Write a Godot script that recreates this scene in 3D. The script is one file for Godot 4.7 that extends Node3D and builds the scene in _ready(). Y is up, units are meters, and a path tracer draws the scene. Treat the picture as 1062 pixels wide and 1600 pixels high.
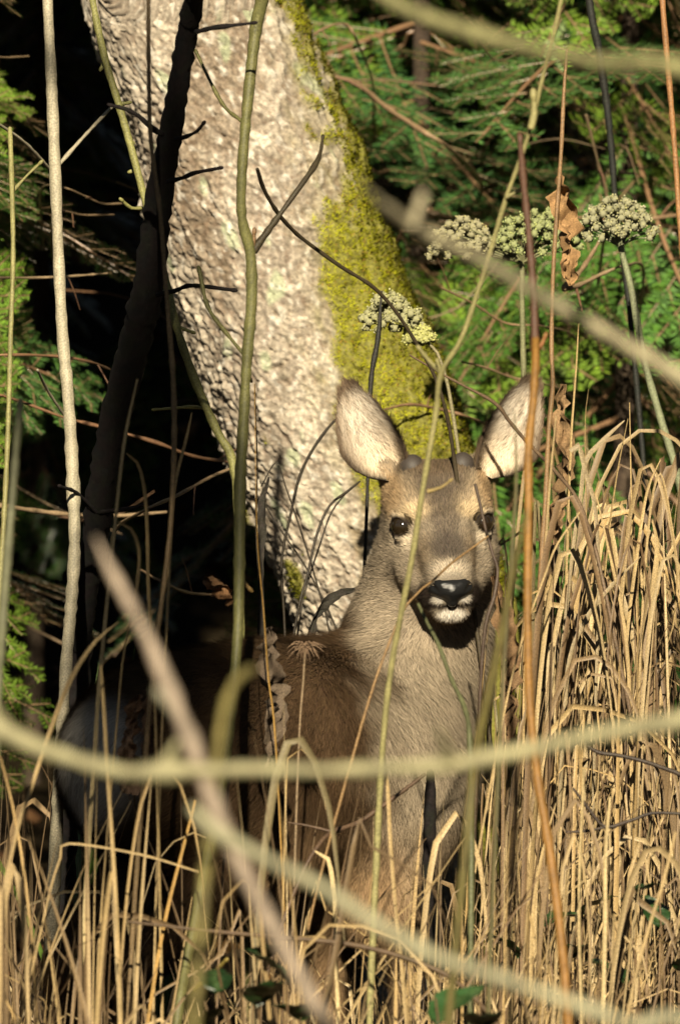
extends Node3D
# A young roe deer standing in dry grass before a leaning mossy tree, seen through twigs in low winter sun.

class MB:
	var v := PackedVector3Array()
	var n := PackedVector3Array()
	var c := PackedColorArray()
	var i := PackedInt32Array()
	func vert(p: Vector3, nn: Vector3, cc: Color) -> int:
		v.append(p)
		n.append(nn)
		c.append(cc)
		return v.size() - 1
	func tri(a: int, b: int, d: int) -> void:
		i.append(a)
		i.append(b)
		i.append(d)
	func quad(a: int, b: int, d: int, e: int) -> void:
		tri(a, b, d)
		tri(a, d, e)
	func smooth_normals() -> void:
		n.fill(Vector3.ZERO)
		for t in range(0, i.size(), 3):
			var a := i[t]
			var b := i[t + 1]
			var d := i[t + 2]
			var f := (v[d] - v[a]).cross(v[b] - v[a])
			n[a] += f
			n[b] += f
			n[d] += f
		for k in n.size():
			n[k] = n[k].normalized()
	func mesh(mat: Material, o := Vector3.ZERO) -> ArrayMesh:
		for t in range(0, i.size(), 3):                  # every face turned the way its normals point
			var a := i[t]
			var b := i[t + 1]
			var d := i[t + 2]
			if (v[d] - v[a]).cross(v[b] - v[a]).dot(n[a] + n[b] + n[d]) < 0.0:
				i[t + 1] = d
				i[t + 2] = b
		if o != Vector3.ZERO:
			for k in v.size():
				v[k] -= o
		var a := []
		a.resize(Mesh.ARRAY_MAX)
		a[Mesh.ARRAY_VERTEX] = v
		a[Mesh.ARRAY_NORMAL] = n
		a[Mesh.ARRAY_COLOR] = c
		a[Mesh.ARRAY_INDEX] = i
		var m := ArrayMesh.new()
		m.add_surface_from_arrays(Mesh.PRIMITIVE_TRIANGLES, a)
		m.surface_set_material(0, mat)
		return m

const EYE := Vector3(0, 1.15, 10)
const AIM := Vector3(0, 0.72, 0)
const HALF := 0.05595
var cam_basis: Basis
var rng := RandomNumberGenerator.new()
var nz := FastNoiseLite.new()
var names := {}
var M := {}

# ---------------------------------------------------------------- helpers
func at(px: float, py: float, z: float) -> Vector3:      # a point of the photograph at the depth z of the place
	var d := -cam_basis.z + cam_basis.x * ((px - 531.0) / 800.0 * HALF) + cam_basis.y * ((800.0 - py) / 800.0 * HALF)
	return EYE + d * ((z - EYE.z) / d.z)

func px_size(z: float) -> float:
	return HALF * (EYE.z - z) / 800.0

func numbered(called: String) -> String:
	var k: int = names.get(called, 0)
	names[called] = k + 1
	return called if k == 0 else "%s_%03d" % [called, k]

func tag(o: Node3D, label := "", category := "", group := "", kind := "") -> Node3D:
	if label: o.set_meta("label", label)
	if category: o.set_meta("category", category)
	if group: o.set_meta("group", group)
	if kind: o.set_meta("kind", kind)
	return o

func thing(called: String, where: Vector3, label: String, category: String, group := "") -> Node3D:
	var o := Node3D.new()
	o.name = numbered(called)
	add_child(o, true)
	o.position = where
	tag(o, label, category, group)
	return o

func put(called: String, mb: MB, mat: Material, parent: Node3D = self, base := Vector3.ZERO, kind := "") -> MeshInstance3D:
	var o := MeshInstance3D.new()
	if parent == self:
		o.name = numbered(called)
		o.mesh = mb.mesh(mat, base)
		o.position = base
	else:
		o.name = called
		o.mesh = mb.mesh(mat, parent.position if parent.get_parent() == self else base)
	parent.add_child(o, true)
	if kind: o.set_meta("kind", kind)
	return o

func grey_image(noise: FastNoiseLite, size: int, lo: float, hi: float) -> ImageTexture:
	var im := noise.get_seamless_image(size, size)
	im.convert(Image.FORMAT_RGB8)
	var data := im.get_data()
	for k in data.size():
		data[k] = int(255.0 * lerpf(lo, hi, data[k] / 255.0))
	return ImageTexture.create_from_image(Image.create_from_data(size, size, false, Image.FORMAT_RGB8, data))

func bump_image(noise: FastNoiseLite, size: int, strength: float) -> ImageTexture:
	var im := noise.get_seamless_image(size, size)
	im.convert(Image.FORMAT_RGBA8)
	im.bump_map_to_normal_map(strength)
	return ImageTexture.create_from_image(im)

func vmat(rough: float, tex: Texture2D = null, scale_ := 8.0, spec := 0.5, bump: Texture2D = null, amount := 0.5) -> StandardMaterial3D:
	var m := StandardMaterial3D.new()
	m.vertex_color_use_as_albedo = true
	m.roughness = rough
	m.metallic_specular = spec
	m.cull_mode = BaseMaterial3D.CULL_DISABLED
	m.uv1_triplanar = true
	m.uv1_scale = Vector3.ONE * scale_
	if tex: m.albedo_texture = tex
	if bump:
		m.normal_enabled = true
		m.normal_texture = bump
		m.normal_scale = amount
	return m

func spline(pts: Array, t: float) -> Vector3:
	var k := clampi(int(t), 0, pts.size() - 2)
	var f := t - k
	var p1: Vector3 = pts[k]
	var p2: Vector3 = pts[k + 1]
	var p0: Vector3 = pts[k - 1] if k > 0 else p1 * 2.0 - p2
	var p3: Vector3 = pts[k + 2] if k + 2 < pts.size() else p2 * 2.0 - p1
	return p1.cubic_interpolate(p2, p0, p3, f)

func tube(mb: MB, pts: Array, rads: Array, col: Color, sides := 7, step := 0.012, vary := 0.2, bump := 0.08, tip_col = null) -> void:
	var ps := PackedVector3Array()
	var rs := PackedFloat32Array()
	for k in pts.size() - 1:
		var a: Vector3 = pts[k]
		var b: Vector3 = pts[k + 1]
		var m := clampi(int(ceil(a.distance_to(b) / step)), 1, 60)
		for s in m:
			ps.append(spline(pts, k + float(s) / m))
			rs.append(lerpf(rads[k], rads[k + 1], float(s) / m))
	ps.append(pts[-1])
	rs.append(rads[-1])
	var side := Vector3.ZERO
	var first := mb.v.size()
	for k in ps.size():
		var d := (ps[mini(k + 1, ps.size() - 1)] - ps[maxi(k - 1, 0)]).normalized()
		if k == 0:
			side = d.cross(Vector3(0.31, 0.2, 0.93)).normalized()
		side = (side - d * side.dot(d)).normalized()
		var up := d.cross(side)
		var f := 1.0 + bump * 1.6 * nz.get_noise_3dv(ps[k] * 90.0)
		var cc := col
		if tip_col != null: cc = col.lerp(tip_col, float(k) / ps.size())
		for s in sides:
			var ang := TAU * s / sides
			var out := side * cos(ang) + up * sin(ang)
			var p := ps[k] + out * rs[k] * f
			var g := 1.0 + vary * (nz.get_noise_3dv(p * 60.0) + 0.7 * nz.get_noise_3dv(p * 260.0))
			mb.vert(p, out, Color(cc.r * g, cc.g * g, cc.b * g))
	for k in ps.size() - 1:
		for s in sides:
			var a := first + k * sides + s
			var b := first + k * sides + (s + 1) % sides
			mb.quad(a, b, b + sides, a + sides)
	for e in 2:
		var row: int = 0 if e == 0 else ps.size() - 1
		var d2: Vector3 = (ps[0] - ps[1]).normalized() if e == 0 else (ps[-1] - ps[-2]).normalized()
		var tipv := mb.vert(ps[row] + d2 * rs[row] * 0.7, d2, mb.c[first + row * sides])
		for s in sides:
			mb.tri(first + row * sides + s, first + row * sides + (s + 1) % sides, tipv)

func blob(mb: MB, p: Vector3, r: Vector3, col: Color, seg := 8, rough := 0.0, basis := Basis.IDENTITY) -> void:
	var first := mb.v.size()
	var rows := maxi(3, seg / 2 + 1)
	for a in rows + 1:
		var th := PI * a / rows
		for b in seg:
			var ph := TAU * b / seg
			var d := Vector3(sin(th) * cos(ph), cos(th), sin(th) * sin(ph))
			var f := 1.0 + rough * nz.get_noise_3dv((p + d * r.x) * 120.0)
			mb.vert(p + basis * (d * r * f), basis * (d / r).normalized(), col)
	for a in rows:
		for b in seg:
			var q := first + a * seg + b
			var w := first + a * seg + (b + 1) % seg
			mb.quad(q, w, w + seg, q + seg)

func ribbon(mb: MB, pts: Array, wids: Array, col: Color, face: Vector3, twist := 0.0, step := 0.03, tip_col = null) -> void:
	var ps := PackedVector3Array()
	var ws := PackedFloat32Array()
	for k in pts.size() - 1:
		var a: Vector3 = pts[k]
		var m := clampi(int(ceil(a.distance_to(pts[k + 1]) / step)), 1, 40)
		for s in m:
			ps.append(spline(pts, k + float(s) / m))
			ws.append(lerpf(wids[k], wids[k + 1], float(s) / m))
	ps.append(pts[-1])
	ws.append(wids[-1])
	var first := mb.v.size()
	for k in ps.size():
		var d := (ps[mini(k + 1, ps.size() - 1)] - ps[maxi(k - 1, 0)]).normalized()
		var fa := face.rotated(d, twist * float(k) / ps.size())
		var side := d.cross(fa).normalized()
		var up := side.cross(d).normalized()
		var g := 1.0 + 0.22 * nz.get_noise_3dv(ps[k] * 35.0)
		var cc := col
		if tip_col != null: cc = col.lerp(tip_col, smoothstep(0.5, 1.0, float(k) / ps.size()))
		cc = Color(cc.r * g, cc.g * g, cc.b * g)
		mb.vert(ps[k] - side * ws[k] * 0.5 + up * ws[k] * 0.14, (up + side * 0.5).normalized(), cc)
		mb.vert(ps[k] - up * ws[k] * 0.06, up, Color(cc.r * 0.9, cc.g * 0.9, cc.b * 0.88))
		mb.vert(ps[k] + side * ws[k] * 0.5 + up * ws[k] * 0.14, (up - side * 0.5).normalized(), cc)
	for k in ps.size() - 1:
		var q := first + k * 3
		mb.quad(q, q + 1, q + 4, q + 3)
		mb.quad(q + 1, q + 2, q + 5, q + 4)

func ground_y(x: float, z: float) -> float:
	var up := 3.4 * smoothstep(-1.6, -14.0, z) + maxf(0.0, -z - 14.0) * 0.12
	return up + 0.035 * nz.get_noise_2d(x * 2.2, z * 2.2) + 0.3 * smoothstep(3.0, 25.0, absf(x)) * nz.get_noise_2d(x * 0.2, z * 0.2)

func _ready() -> void:
	rng.seed = 4711
	nz.noise_type = FastNoiseLite.TYPE_SIMPLEX_SMOOTH
	nz.frequency = 1.0
	nz.fractal_type = FastNoiseLite.FRACTAL_NONE
	# ------------------------------------------------------------ camera, sky, sun, exposure
	var cam := Camera3D.new()
	cam.name = "camera"
	var ca := CameraAttributesPhysical.new()
	ca.frustum_focal_length = 214.5
	ca.frustum_focus_distance = 10.0
	ca.exposure_aperture = 7.5
	ca.frustum_near = 0.1
	ca.frustum_far = 400.0
	add_child(cam)
	cam.look_at_from_position(EYE, AIM)
	cam.attributes = ca
	cam.keep_aspect = Camera3D.KEEP_HEIGHT
	cam.fov = rad_to_deg(2.0 * atan(HALF))
	cam.near = 0.1
	cam.far = 400.0
	cam.current = true
	cam_basis = cam.transform.basis
	var env := Environment.new()
	env.background_mode = Environment.BG_SKY
	var sky := Sky.new()
	var sm := ProceduralSkyMaterial.new()
	sm.sky_top_color = Color(0.19, 0.225, 0.27)
	sm.sky_horizon_color = Color(0.30, 0.31, 0.30)
	sm.ground_bottom_color = Color(0.06, 0.05, 0.04)
	sm.ground_horizon_color = Color(0.2, 0.19, 0.17)
	sm.sky_curve = 0.15
	sky.sky_material = sm
	env.sky = sky
	env.tonemap_mode = Environment.TONE_MAPPER_LINEAR
	env.tonemap_exposure = 2.6
	env.sdfgi_enabled = true
	env.ssao_enabled = true
	env.ssil_enabled = true
	var we := WorldEnvironment.new()
	we.name = "world_environment"
	we.environment = env
	add_child(we)
	var sun := DirectionalLight3D.new()
	sun.name = "sun"
	sun.light_energy = 1.6
	sun.light_color = Color(1.0, 0.945, 0.83)
	sun.light_angular_distance = 0.5
	sun.shadow_enabled = true
	add_child(sun)
	var az := deg_to_rad(0.0)
	var el := deg_to_rad(28.0)
	sun.look_at_from_position(Vector3(sin(az) * cos(el), sin(el), cos(az) * cos(el)) * 20.0, Vector3.ZERO)

	make_materials()
	make_ground()
	make_big_tree()
	make_forest()
	make_stems()
	make_deer()
	make_flowers()
	make_grass()
	make_leaves()

func make_materials() -> void:
	var fine := FastNoiseLite.new()
	fine.seed = 3
	fine.frequency = 0.03
	fine.fractal_octaves = 5
	var cell := FastNoiseLite.new()
	cell.seed = 8
	cell.noise_type = FastNoiseLite.TYPE_CELLULAR
	cell.frequency = 0.05
	var t_fine := grey_image(fine, 512, 0.55, 1.0)
	var t_bump := bump_image(fine, 512, 6.0)
	var t_cell := bump_image(cell, 512, 5.0)
	M.stem = vmat(0.55, t_fine, 22.0, 0.35, t_bump, 0.6)
	M.bark = vmat(0.75, t_fine, 9.0, 0.35, t_bump, 0.8)
	M.dark_bark = vmat(0.9, t_fine, 9.0, 0.3, t_cell, 0.8)
	M.moss = vmat(0.9, null, 1.0, 0.25)
	M.moss.backlight_enabled = true
	M.moss.backlight = Color(0.18, 0.19, 0.03)
	M.grass = vmat(0.6, t_fine, 30.0, 0.4)
	M.grass.backlight_enabled = true
	M.grass.backlight = Color(0.12, 0.09, 0.04)
	M.needle = vmat(0.3, null, 1.0, 0.5)
	M.leaf = vmat(0.42, t_fine, 20.0, 0.5, t_bump, 0.4)
	M.dead_leaf = vmat(0.8, t_fine, 25.0, 0.3, t_bump, 0.6)
	M.soil = vmat(0.95, t_fine, 3.0, 0.2, t_bump, 1.0)
	M.skin = vmat(0.85, t_fine, 40.0, 0.2)
	M.fur = vmat(0.8, null, 1.0, 0.15)
	M.floret = vmat(0.8, null, 1.0, 0.3)
	M.eye = vmat(0.06, null, 1.0, 0.6)
	M.eye.clearcoat_enabled = true
	M.eye.clearcoat = 1.0
	M.eye.clearcoat_roughness = 0.03
	M.nose = vmat(0.14, null, 60.0, 0.35, t_cell, 0.8)
	M.velvet = vmat(0.6, t_fine, 60.0, 0.4, t_bump, 0.6)

# ---------------------------------------------------------------- ground
func make_ground() -> void:
	var mb := MB.new()
	var n := 110
	for a in n + 1:
		for b in n + 1:
			var u := a * 2.0 / n - 1.0
			var w := b * 2.0 / n - 1.0
			var x := 120.0 * signf(u) * pow(absf(u), 2.4)
			var z := 120.0 * signf(w) * pow(absf(w), 2.4)
			var p := Vector3(x, ground_y(x, z), z)
			var g := 0.8 + 0.5 * nz.get_noise_3dv(p * 3.0)
			mb.vert(p, Vector3.UP, Color(0.045 * g, 0.032 * g, 0.018 * g))
	for a in n:
		for b in n:
			var q := a * (n + 1) + b
			mb.quad(q, q + n + 1, q + n + 2, q + 1)
	mb.smooth_normals()
	tag(put("ground", mb, M.soil), "dark forest floor rising to a bank behind the deer", "ground", "", "structure")
	# fallen leaves lying on it
	var lf := MB.new()
	leaf_shape(lf, Transform3D(), 0.055, 0.04, Color(0.2, 0.11, 0.05), 0.35, 5, 0.0)
	var mm := MultiMesh.new()
	mm.transform_format = MultiMesh.TRANSFORM_3D
	mm.use_colors = true
	mm.mesh = lf.mesh(M.dead_leaf)
	mm.instance_count = 5200
	for k in mm.instance_count:
		var x := rng.randf_range(-3.0, 3.0)
		var z := rng.randf_range(-11.0, 3.0)
		var b := Basis(Vector3.UP, rng.randf() * TAU) * Basis(Vector3.RIGHT, rng.randf_range(-0.7, 0.7)) * Basis(Vector3.BACK, rng.randf_range(-0.6, 0.6))
		mm.set_instance_transform(k, Transform3D(b.scaled(Vector3.ONE * rng.randf_range(0.6, 1.2)), Vector3(x, ground_y(x, z) + 0.012, z)))
		var g := rng.randf_range(0.4, 1.4)
		mm.set_instance_color(k, Color(g, g * rng.randf_range(0.8, 1.05), g * rng.randf_range(0.6, 1.0)))
	var o := MultiMeshInstance3D.new()
	o.name = "fallen_leaves"
	o.multimesh = mm
	add_child(o)
	tag(o, "brown fallen leaves covering the forest floor", "leaf litter", "", "stuff")

func leaf_shape(mb: MB, tf: Transform3D, length: float, width: float, col: Color, curl: float, rows := 7, serr := 0.15, vein = null) -> void:
	var first := mb.v.size()
	for a in rows + 1:
		var t := float(a) / rows
		var w := width * 0.5 * pow(sin(PI * pow(t, 0.75)), 0.8) if t < 1.0 else 0.0
		if serr > 0.0 and a % 2 == 1: w *= 1.0 - serr
		for b in 5:
			var s := b / 2.0 - 1.0
			var p := Vector3(s * w, absf(s) * w * 0.35 - curl * length * t * t + 0.06 * length * nz.get_noise_2d(t * 3.0 + curl * 9.0, s * 2.0), -t * length)
			var cc := col
			if vein != null and b == 2: cc = vein
			mb.vert(tf * p, tf.basis.y, cc)
	for a in rows:
		for b in 4:
			var q := first + a * 5 + b
			mb.quad(q, q + 5, q + 6, q + 1)
	for k in range(first, mb.v.size()):
		var a := (k - first) / 5
		var b := (k - first) % 5
		var dx := mb.v[first + a * 5 + mini(b + 1, 4)] - mb.v[first + a * 5 + maxi(b - 1, 0)]
		var dz := mb.v[first + mini(a + 1, rows) * 5 + b] - mb.v[first + maxi(a - 1, 0) * 5 + b]
		var nn := dx.cross(dz)
		if nn.length_squared() > 1e-14: mb.n[k] = -nn.normalized()

# ---------------------------------------------------------------- the leaning mossy tree
func make_big_tree() -> void:
	var z := -1.0
	# centre x, y and half width in the photograph, from the top down to the foot
	var raw := [[275, -120, 158], [292, 0, 157], [347, 150, 157], [397, 300, 168], [437, 420, 170], [487, 560, 175], [533, 680, 176], [577, 800, 172], [640, 985, 165], [700, 1200, 165], [745, 1500, 175], [765, 1750, 215]]
	var pts: Array = [Vector3(-0.75, 4.6, -1.5), Vector3(-0.52, 3.1, -1.35), Vector3(-0.34, 2.0, -1.1)]
	var rad: Array = [0.085, 0.1, 0.112]
	for r in raw:
		pts.append(at(r[0], r[1], z))
		rad.append(r[2] * px_size(z) * 0.985)
	pts.append(Vector3(pts[-1].x + 0.02, -0.15, z))
	rad.append(0.21)
	var tree := thing("leaning_tree", Vector3(pts[-1].x, 0, z), "thick leaning tree with pale flaky bark and bright moss down its right side", "tree")
	var plates := FastNoiseLite.new()
	plates.noise_type = FastNoiseLite.TYPE_CELLULAR
	plates.cellular_return_type = FastNoiseLite.RETURN_DISTANCE2_SUB
	plates.frequency = 1.0
	plates.seed = 5
	var tone := FastNoiseLite.new()
	tone.noise_type = FastNoiseLite.TYPE_CELLULAR
	tone.cellular_return_type = FastNoiseLite.RETURN_CELL_VALUE
	tone.frequency = 1.0
	tone.seed = 5
	var mb := MB.new()
	var moss_at := PackedVector3Array()
	var moss_n := PackedVector3Array()
	var cols := 280
	var rings: Array = []
	for k in pts.size() - 1:
		var a: Vector3 = pts[k]
		var b: Vector3 = pts[k + 1]
		var fine_: bool = a.y < 1.55 and b.y > 0.45
		var m := maxi(1, int(a.distance_to(b) / (0.003 if fine_ else 0.03)))
		for s in m:
			var f := float(s) / m
			rings.append([spline(pts, k + f), lerpf(rad[k], rad[k + 1], smoothstep(0.0, 1.0, f) * 0.3 + f * 0.7)])
	rings.append([pts[-1], rad[-1]])
	var along := 0.0
	var moss_rng := RandomNumberGenerator.new()
	moss_rng.seed = 77
	for k in rings.size():
		var p: Vector3 = rings[k][0]
		var q: Vector3 = rings[mini(k + 1, rings.size() - 1)][0]
		var q0: Vector3 = rings[maxi(k - 1, 0)][0]
		var d := (q - q0).normalized()
		along += p.distance_to(q)
		var right := d.cross(Vector3(0, 0, -1)).normalized()
		if right.x < 0: right = -right
		var toward := right.cross(d).normalized()
		if toward.z < 0: toward = -toward
		var r: float = rings[k][1]
		var py := (1.281 - p.y) / 0.00077       # height as read off the photograph
		var thr := 0.0
		if py < 140: thr = 0.97
		elif py < 320: thr = lerpf(0.97, 0.7, (py - 140) / 180.0)
		elif py < 560: thr = lerpf(0.7, 0.16, (py - 320) / 240.0)
		elif py < 760: thr = lerpf(0.16, 0.0, (py - 560) / 200.0)
		else: thr = 0.0
		for s in cols:
			var ang := TAU * s / cols
			var out := right * sin(ang) + toward * cos(ang)
			var w := Vector3(out.x * r, along * 0.52, out.z * r)
			var warp := Vector3(nz.get_noise_3dv(w * 18.0), nz.get_noise_3dv(w * 18.0 + Vector3(9, 0, 0)), nz.get_noise_3dv(w * 18.0 + Vector3(0, 9, 0))) * 0.012
			var e := plates.get_noise_3dv((w + warp) * 68.0) + 1.0
			var big := plates.get_noise_3dv((w + warp * 2.0) * 20.0) + 1.0
			var tn := tone.get_noise_3dv((w + warp) * 68.0)
			var rough := nz.get_noise_3dv(w * 210.0)
			var h := 0.0056 * smoothstep(0.02, 0.25, e) * (0.6 + 0.9 * tn) + 0.003 * smoothstep(0.0, 0.25, big) + 0.0022 * rough + 0.007 * nz.get_noise_3dv(w * 7.0) + 0.0012 * nz.get_noise_3dv(w * 420.0)
			var low := nz.get_noise_3dv(w * 9.0)
			var mid := nz.get_noise_3dv(w * 45.0 + Vector3(3, 3, 3))
			var back := cos(ang) < 0.0
			var u := sin(ang) if not back else (2.0 - sin(ang) if sin(ang) > 0.0 else -2.0)
			var mossy := smoothstep(-0.1, 0.14, u - thr + 0.24 * low + 0.15 * mid)
			if py > 620.0: mossy = maxf(mossy, smoothstep(0.35, 0.6, low + 0.5 * mid + 0.2 * u))
			var pt := p + out * (r + h + mossy * 0.004 * (0.6 + mid))
			# colours: cream and pinkish plates, brown seams of soft inner bark, pale and green lichen
			var col := Color(0.28, 0.23, 0.175).lerp(Color(0.57, 0.495, 0.39), clampf(0.46 + tn * 0.95, 0, 1))
			col = col.lerp(Color(0.28, 0.23, 0.18), smoothstep(0.1, 0.6, low + 0.5 * rough) * 0.5)
			col = col.lerp(Color(0.18, 0.115, 0.075), (1.0 - smoothstep(0.03, 0.16, e)) * 0.75)
			var lich := nz.get_noise_3dv(w * 26.0 + Vector3(40, 1, 7))
			var stain := nz.get_noise_3dv(Vector3(w.x, w.y, w.z) * 5.0 + Vector3(70, 2, 2))
			col = col.lerp(Color(0.17, 0.115, 0.07), smoothstep(0.5, 0.75, stain + 0.25 * mid) * 0.6)
			col = col.lerp(Color(0.42, 0.47, 0.3), smoothstep(0.62, 0.75, lich) * 0.7)
			col = col.lerp(Color(0.72, 0.67, 0.58), smoothstep(0.4, 0.55, nz.get_noise_3dv(w * 95.0 + Vector3(4, 50, 7))) * 0.6)
			col = col.lerp(Color(0.2, 0.17, 0.06), smoothstep(-0.4, 0.1, u - thr + 0.25 * low + 0.2 * mid) * 0.45)
			col = col.lerp(Color(0.19, 0.18, 0.015), mossy * 0.9)
			mb.vert(pt, out, col)
			if mossy > 0.25 and p.y < 1.5 and p.y > 0.4 and cos(ang) > -0.45:
				moss_at.append(pt)
				moss_n.append(out)
	for k in rings.size() - 1:
		for s in cols:
			var a := k * cols + s
			var b := k * cols + (s + 1) % cols
			mb.quad(a, a + cols, b + cols, b)
	mb.smooth_normals()
	put("trunk", mb, M.bark, tree)
	var ms := MB.new()
	for k in moss_at.size():
		var clump := nz.get_noise_3dv(moss_at[k] * 70.0)
		for rep in 5:
			if moss_rng.randf() > 0.62 + 0.5 * clump: continue
			var o := moss_n[k]
			var p := moss_at[k] + Vector3(moss_rng.randf_range(-1, 1), moss_rng.randf_range(-1, 1), moss_rng.randf_range(-1, 1)) * 0.002 - o * 0.001
			var dir := (o * 0.8 + Vector3(moss_rng.randf_range(-1, 1), moss_rng.randf_range(-0.5, 1), moss_rng.randf_range(-1, 1)) * 0.75).normalized()
			var l := moss_rng.randf_range(0.003, 0.0062) * (1.0 + 0.5 * clump)
			var sd_ := dir.cross(Vector3(moss_rng.randf_range(-1, 1), moss_rng.randf_range(-1, 1), moss_rng.randf_range(-1, 1))).normalized() * moss_rng.randf_range(0.0005, 0.0009)
			var t := clampf(0.5 + 0.7 * nz.get_noise_3dv(p * 26.0) + 0.6 * nz.get_noise_3dv(p * 9.0 + Vector3(7, 1, 2)) + moss_rng.randf_range(-0.25, 0.25), 0, 1)
			var col := Color(0.17, 0.17, 0.008).lerp(Color(0.35, 0.35, 0.013), t)
			if moss_rng.randf() < 0.1: col = Color(0.25, 0.15, 0.03)
			var nn := (o * 0.7 + dir * 0.4).normalized()
			var a := ms.vert(p - sd_, nn, Color(col.r * 0.7, col.g * 0.7, col.b * 0.7))
			var b := ms.vert(p + sd_, nn, Color(col.r * 0.7, col.g * 0.7, col.b * 0.7))
			ms.tri(a, b, ms.vert(p + dir * l, nn, col))
	put("moss", ms, M.moss, tree, Vector3.ZERO, "stuff")
	for lim in [[Vector3(-0.7, 4.3, -1.47), Vector3(-0.1, 5.4, -1.7), Vector3(0.5, 6.2, -2.0)], [Vector3(-0.75, 4.6, -1.5), Vector3(-1.3, 5.6, -1.6), Vector3(-1.7, 6.9, -1.8)]]:
		var lb := MB.new()
		tube(lb, lim, [0.07, 0.05, 0.02], Color(0.3, 0.25, 0.19), 10, 0.05)
		put("limb", lb, M.bark, tree)

# ---------------------------------------------------------------- firs and the forest behind
func needle(mb: MB, p: Vector3, d: Vector3, l: float, w: float, up: Vector3, col: Color) -> void:
	var s := d.cross(up).normalized() * w * 0.5
	var nn := (up + d * 0.15).normalized()
	var a := mb.vert(p, nn, col)
	var b := mb.vert(p + d * l * 0.55 - s, nn, col)
	var e := mb.vert(p + d * l, nn, col)
	var f := mb.vert(p + d * l * 0.55 + s, nn, col)
	mb.quad(a, b, e, f)

func needled_twig(mb: MB, a: Vector3, d: Vector3, l: float, nl: float, nw: float, gap: float, r: RandomNumberGenerator, col: Color) -> void:
	var up := Vector3.UP
	var side := d.cross(up).normalized()
	up = side.cross(d).normalized()
	var k0 := mb.v.size()
	var wood := Color(0.17, 0.11, 0.06)
	for e in 2:
		for s in 3:
			var o := (side * cos(TAU * s / 3.0) + up * sin(TAU * s / 3.0))
			mb.vert(a + d * l * e + o * (0.0016 if e == 0 else 0.0007), o, wood)
	for s in 3:
		mb.quad(k0 + s, k0 + (s + 1) % 3, k0 + 3 + (s + 1) % 3, k0 + 3 + s)
	var cnt := int(l / gap)
	for k in cnt:
		var t := (k + r.randf()) / cnt
		for s: float in [-1.0, 1.0]:
			var g := r.randf_range(0.65, 1.3)
			var nd: Vector3 = (d * r.randf_range(0.25, 0.6) + side * s + up * r.randf_range(-0.1, 0.5)).normalized()
			needle(mb, a + d * l * t, nd, nl * r.randf_range(0.7, 1.1) * (1.0 - 0.35 * t * t), nw, up, Color(col.r * g, col.g * g, col.b * g * r.randf_range(0.7, 1.2)))

func fir_branch(l: float, sd_: int, nl: float, nw: float, gap: float, col: Color, fine_: bool) -> MB:
	var mb := MB.new()
	var r := RandomNumberGenerator.new()
	r.seed = sd_
	tube(mb, [Vector3.ZERO, Vector3(l * 0.5, -0.02 * l, 0.03 * l), Vector3(l, -0.1 * l, 0)], [0.006 * l + 0.0015, 0.004 * l + 0.0012, 0.001], Color(0.15, 0.09, 0.05), 5, 0.05)
	var x := l * 0.1
	var s := 1.0
	while x < l * 0.98:
		var y := -0.1 * x * x / l
		var sl := ((l - x) * 0.52 + 0.05) * r.randf_range(0.65, 1.1)
		var d := Vector3(cos(0.9), r.randf_range(-0.2, 0.12), sin(0.9) * s).normalized()
		needled_twig(mb, Vector3(x, y, 0), d, sl, nl, nw, gap, r, col * r.randf_range(0.8, 1.25))
		if fine_:
			var q := sl * 0.3
			var s2 := 1.0
			while q < sl * 0.9:
				var ax := Vector3(0, 1, 0)
				needled_twig(mb, Vector3(x, y, 0) + d * q, d.rotated(ax, 0.8 * s2).normalized(), (sl - q) * 0.5 + 0.02, nl, nw, gap, r, col * r.randf_range(0.8, 1.3))
				s2 = -s2
				q += 0.035
		s = -s
		x += r.randf_range(0.018, 0.034) * (1.0 if fine_ else 2.0)
	needled_twig(mb, Vector3(l * 0.75, -0.06 * l, 0), Vector3(1, -0.16, 0).normalized(), l * 0.25, nl, nw, gap, r, col)
	return mb

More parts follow.
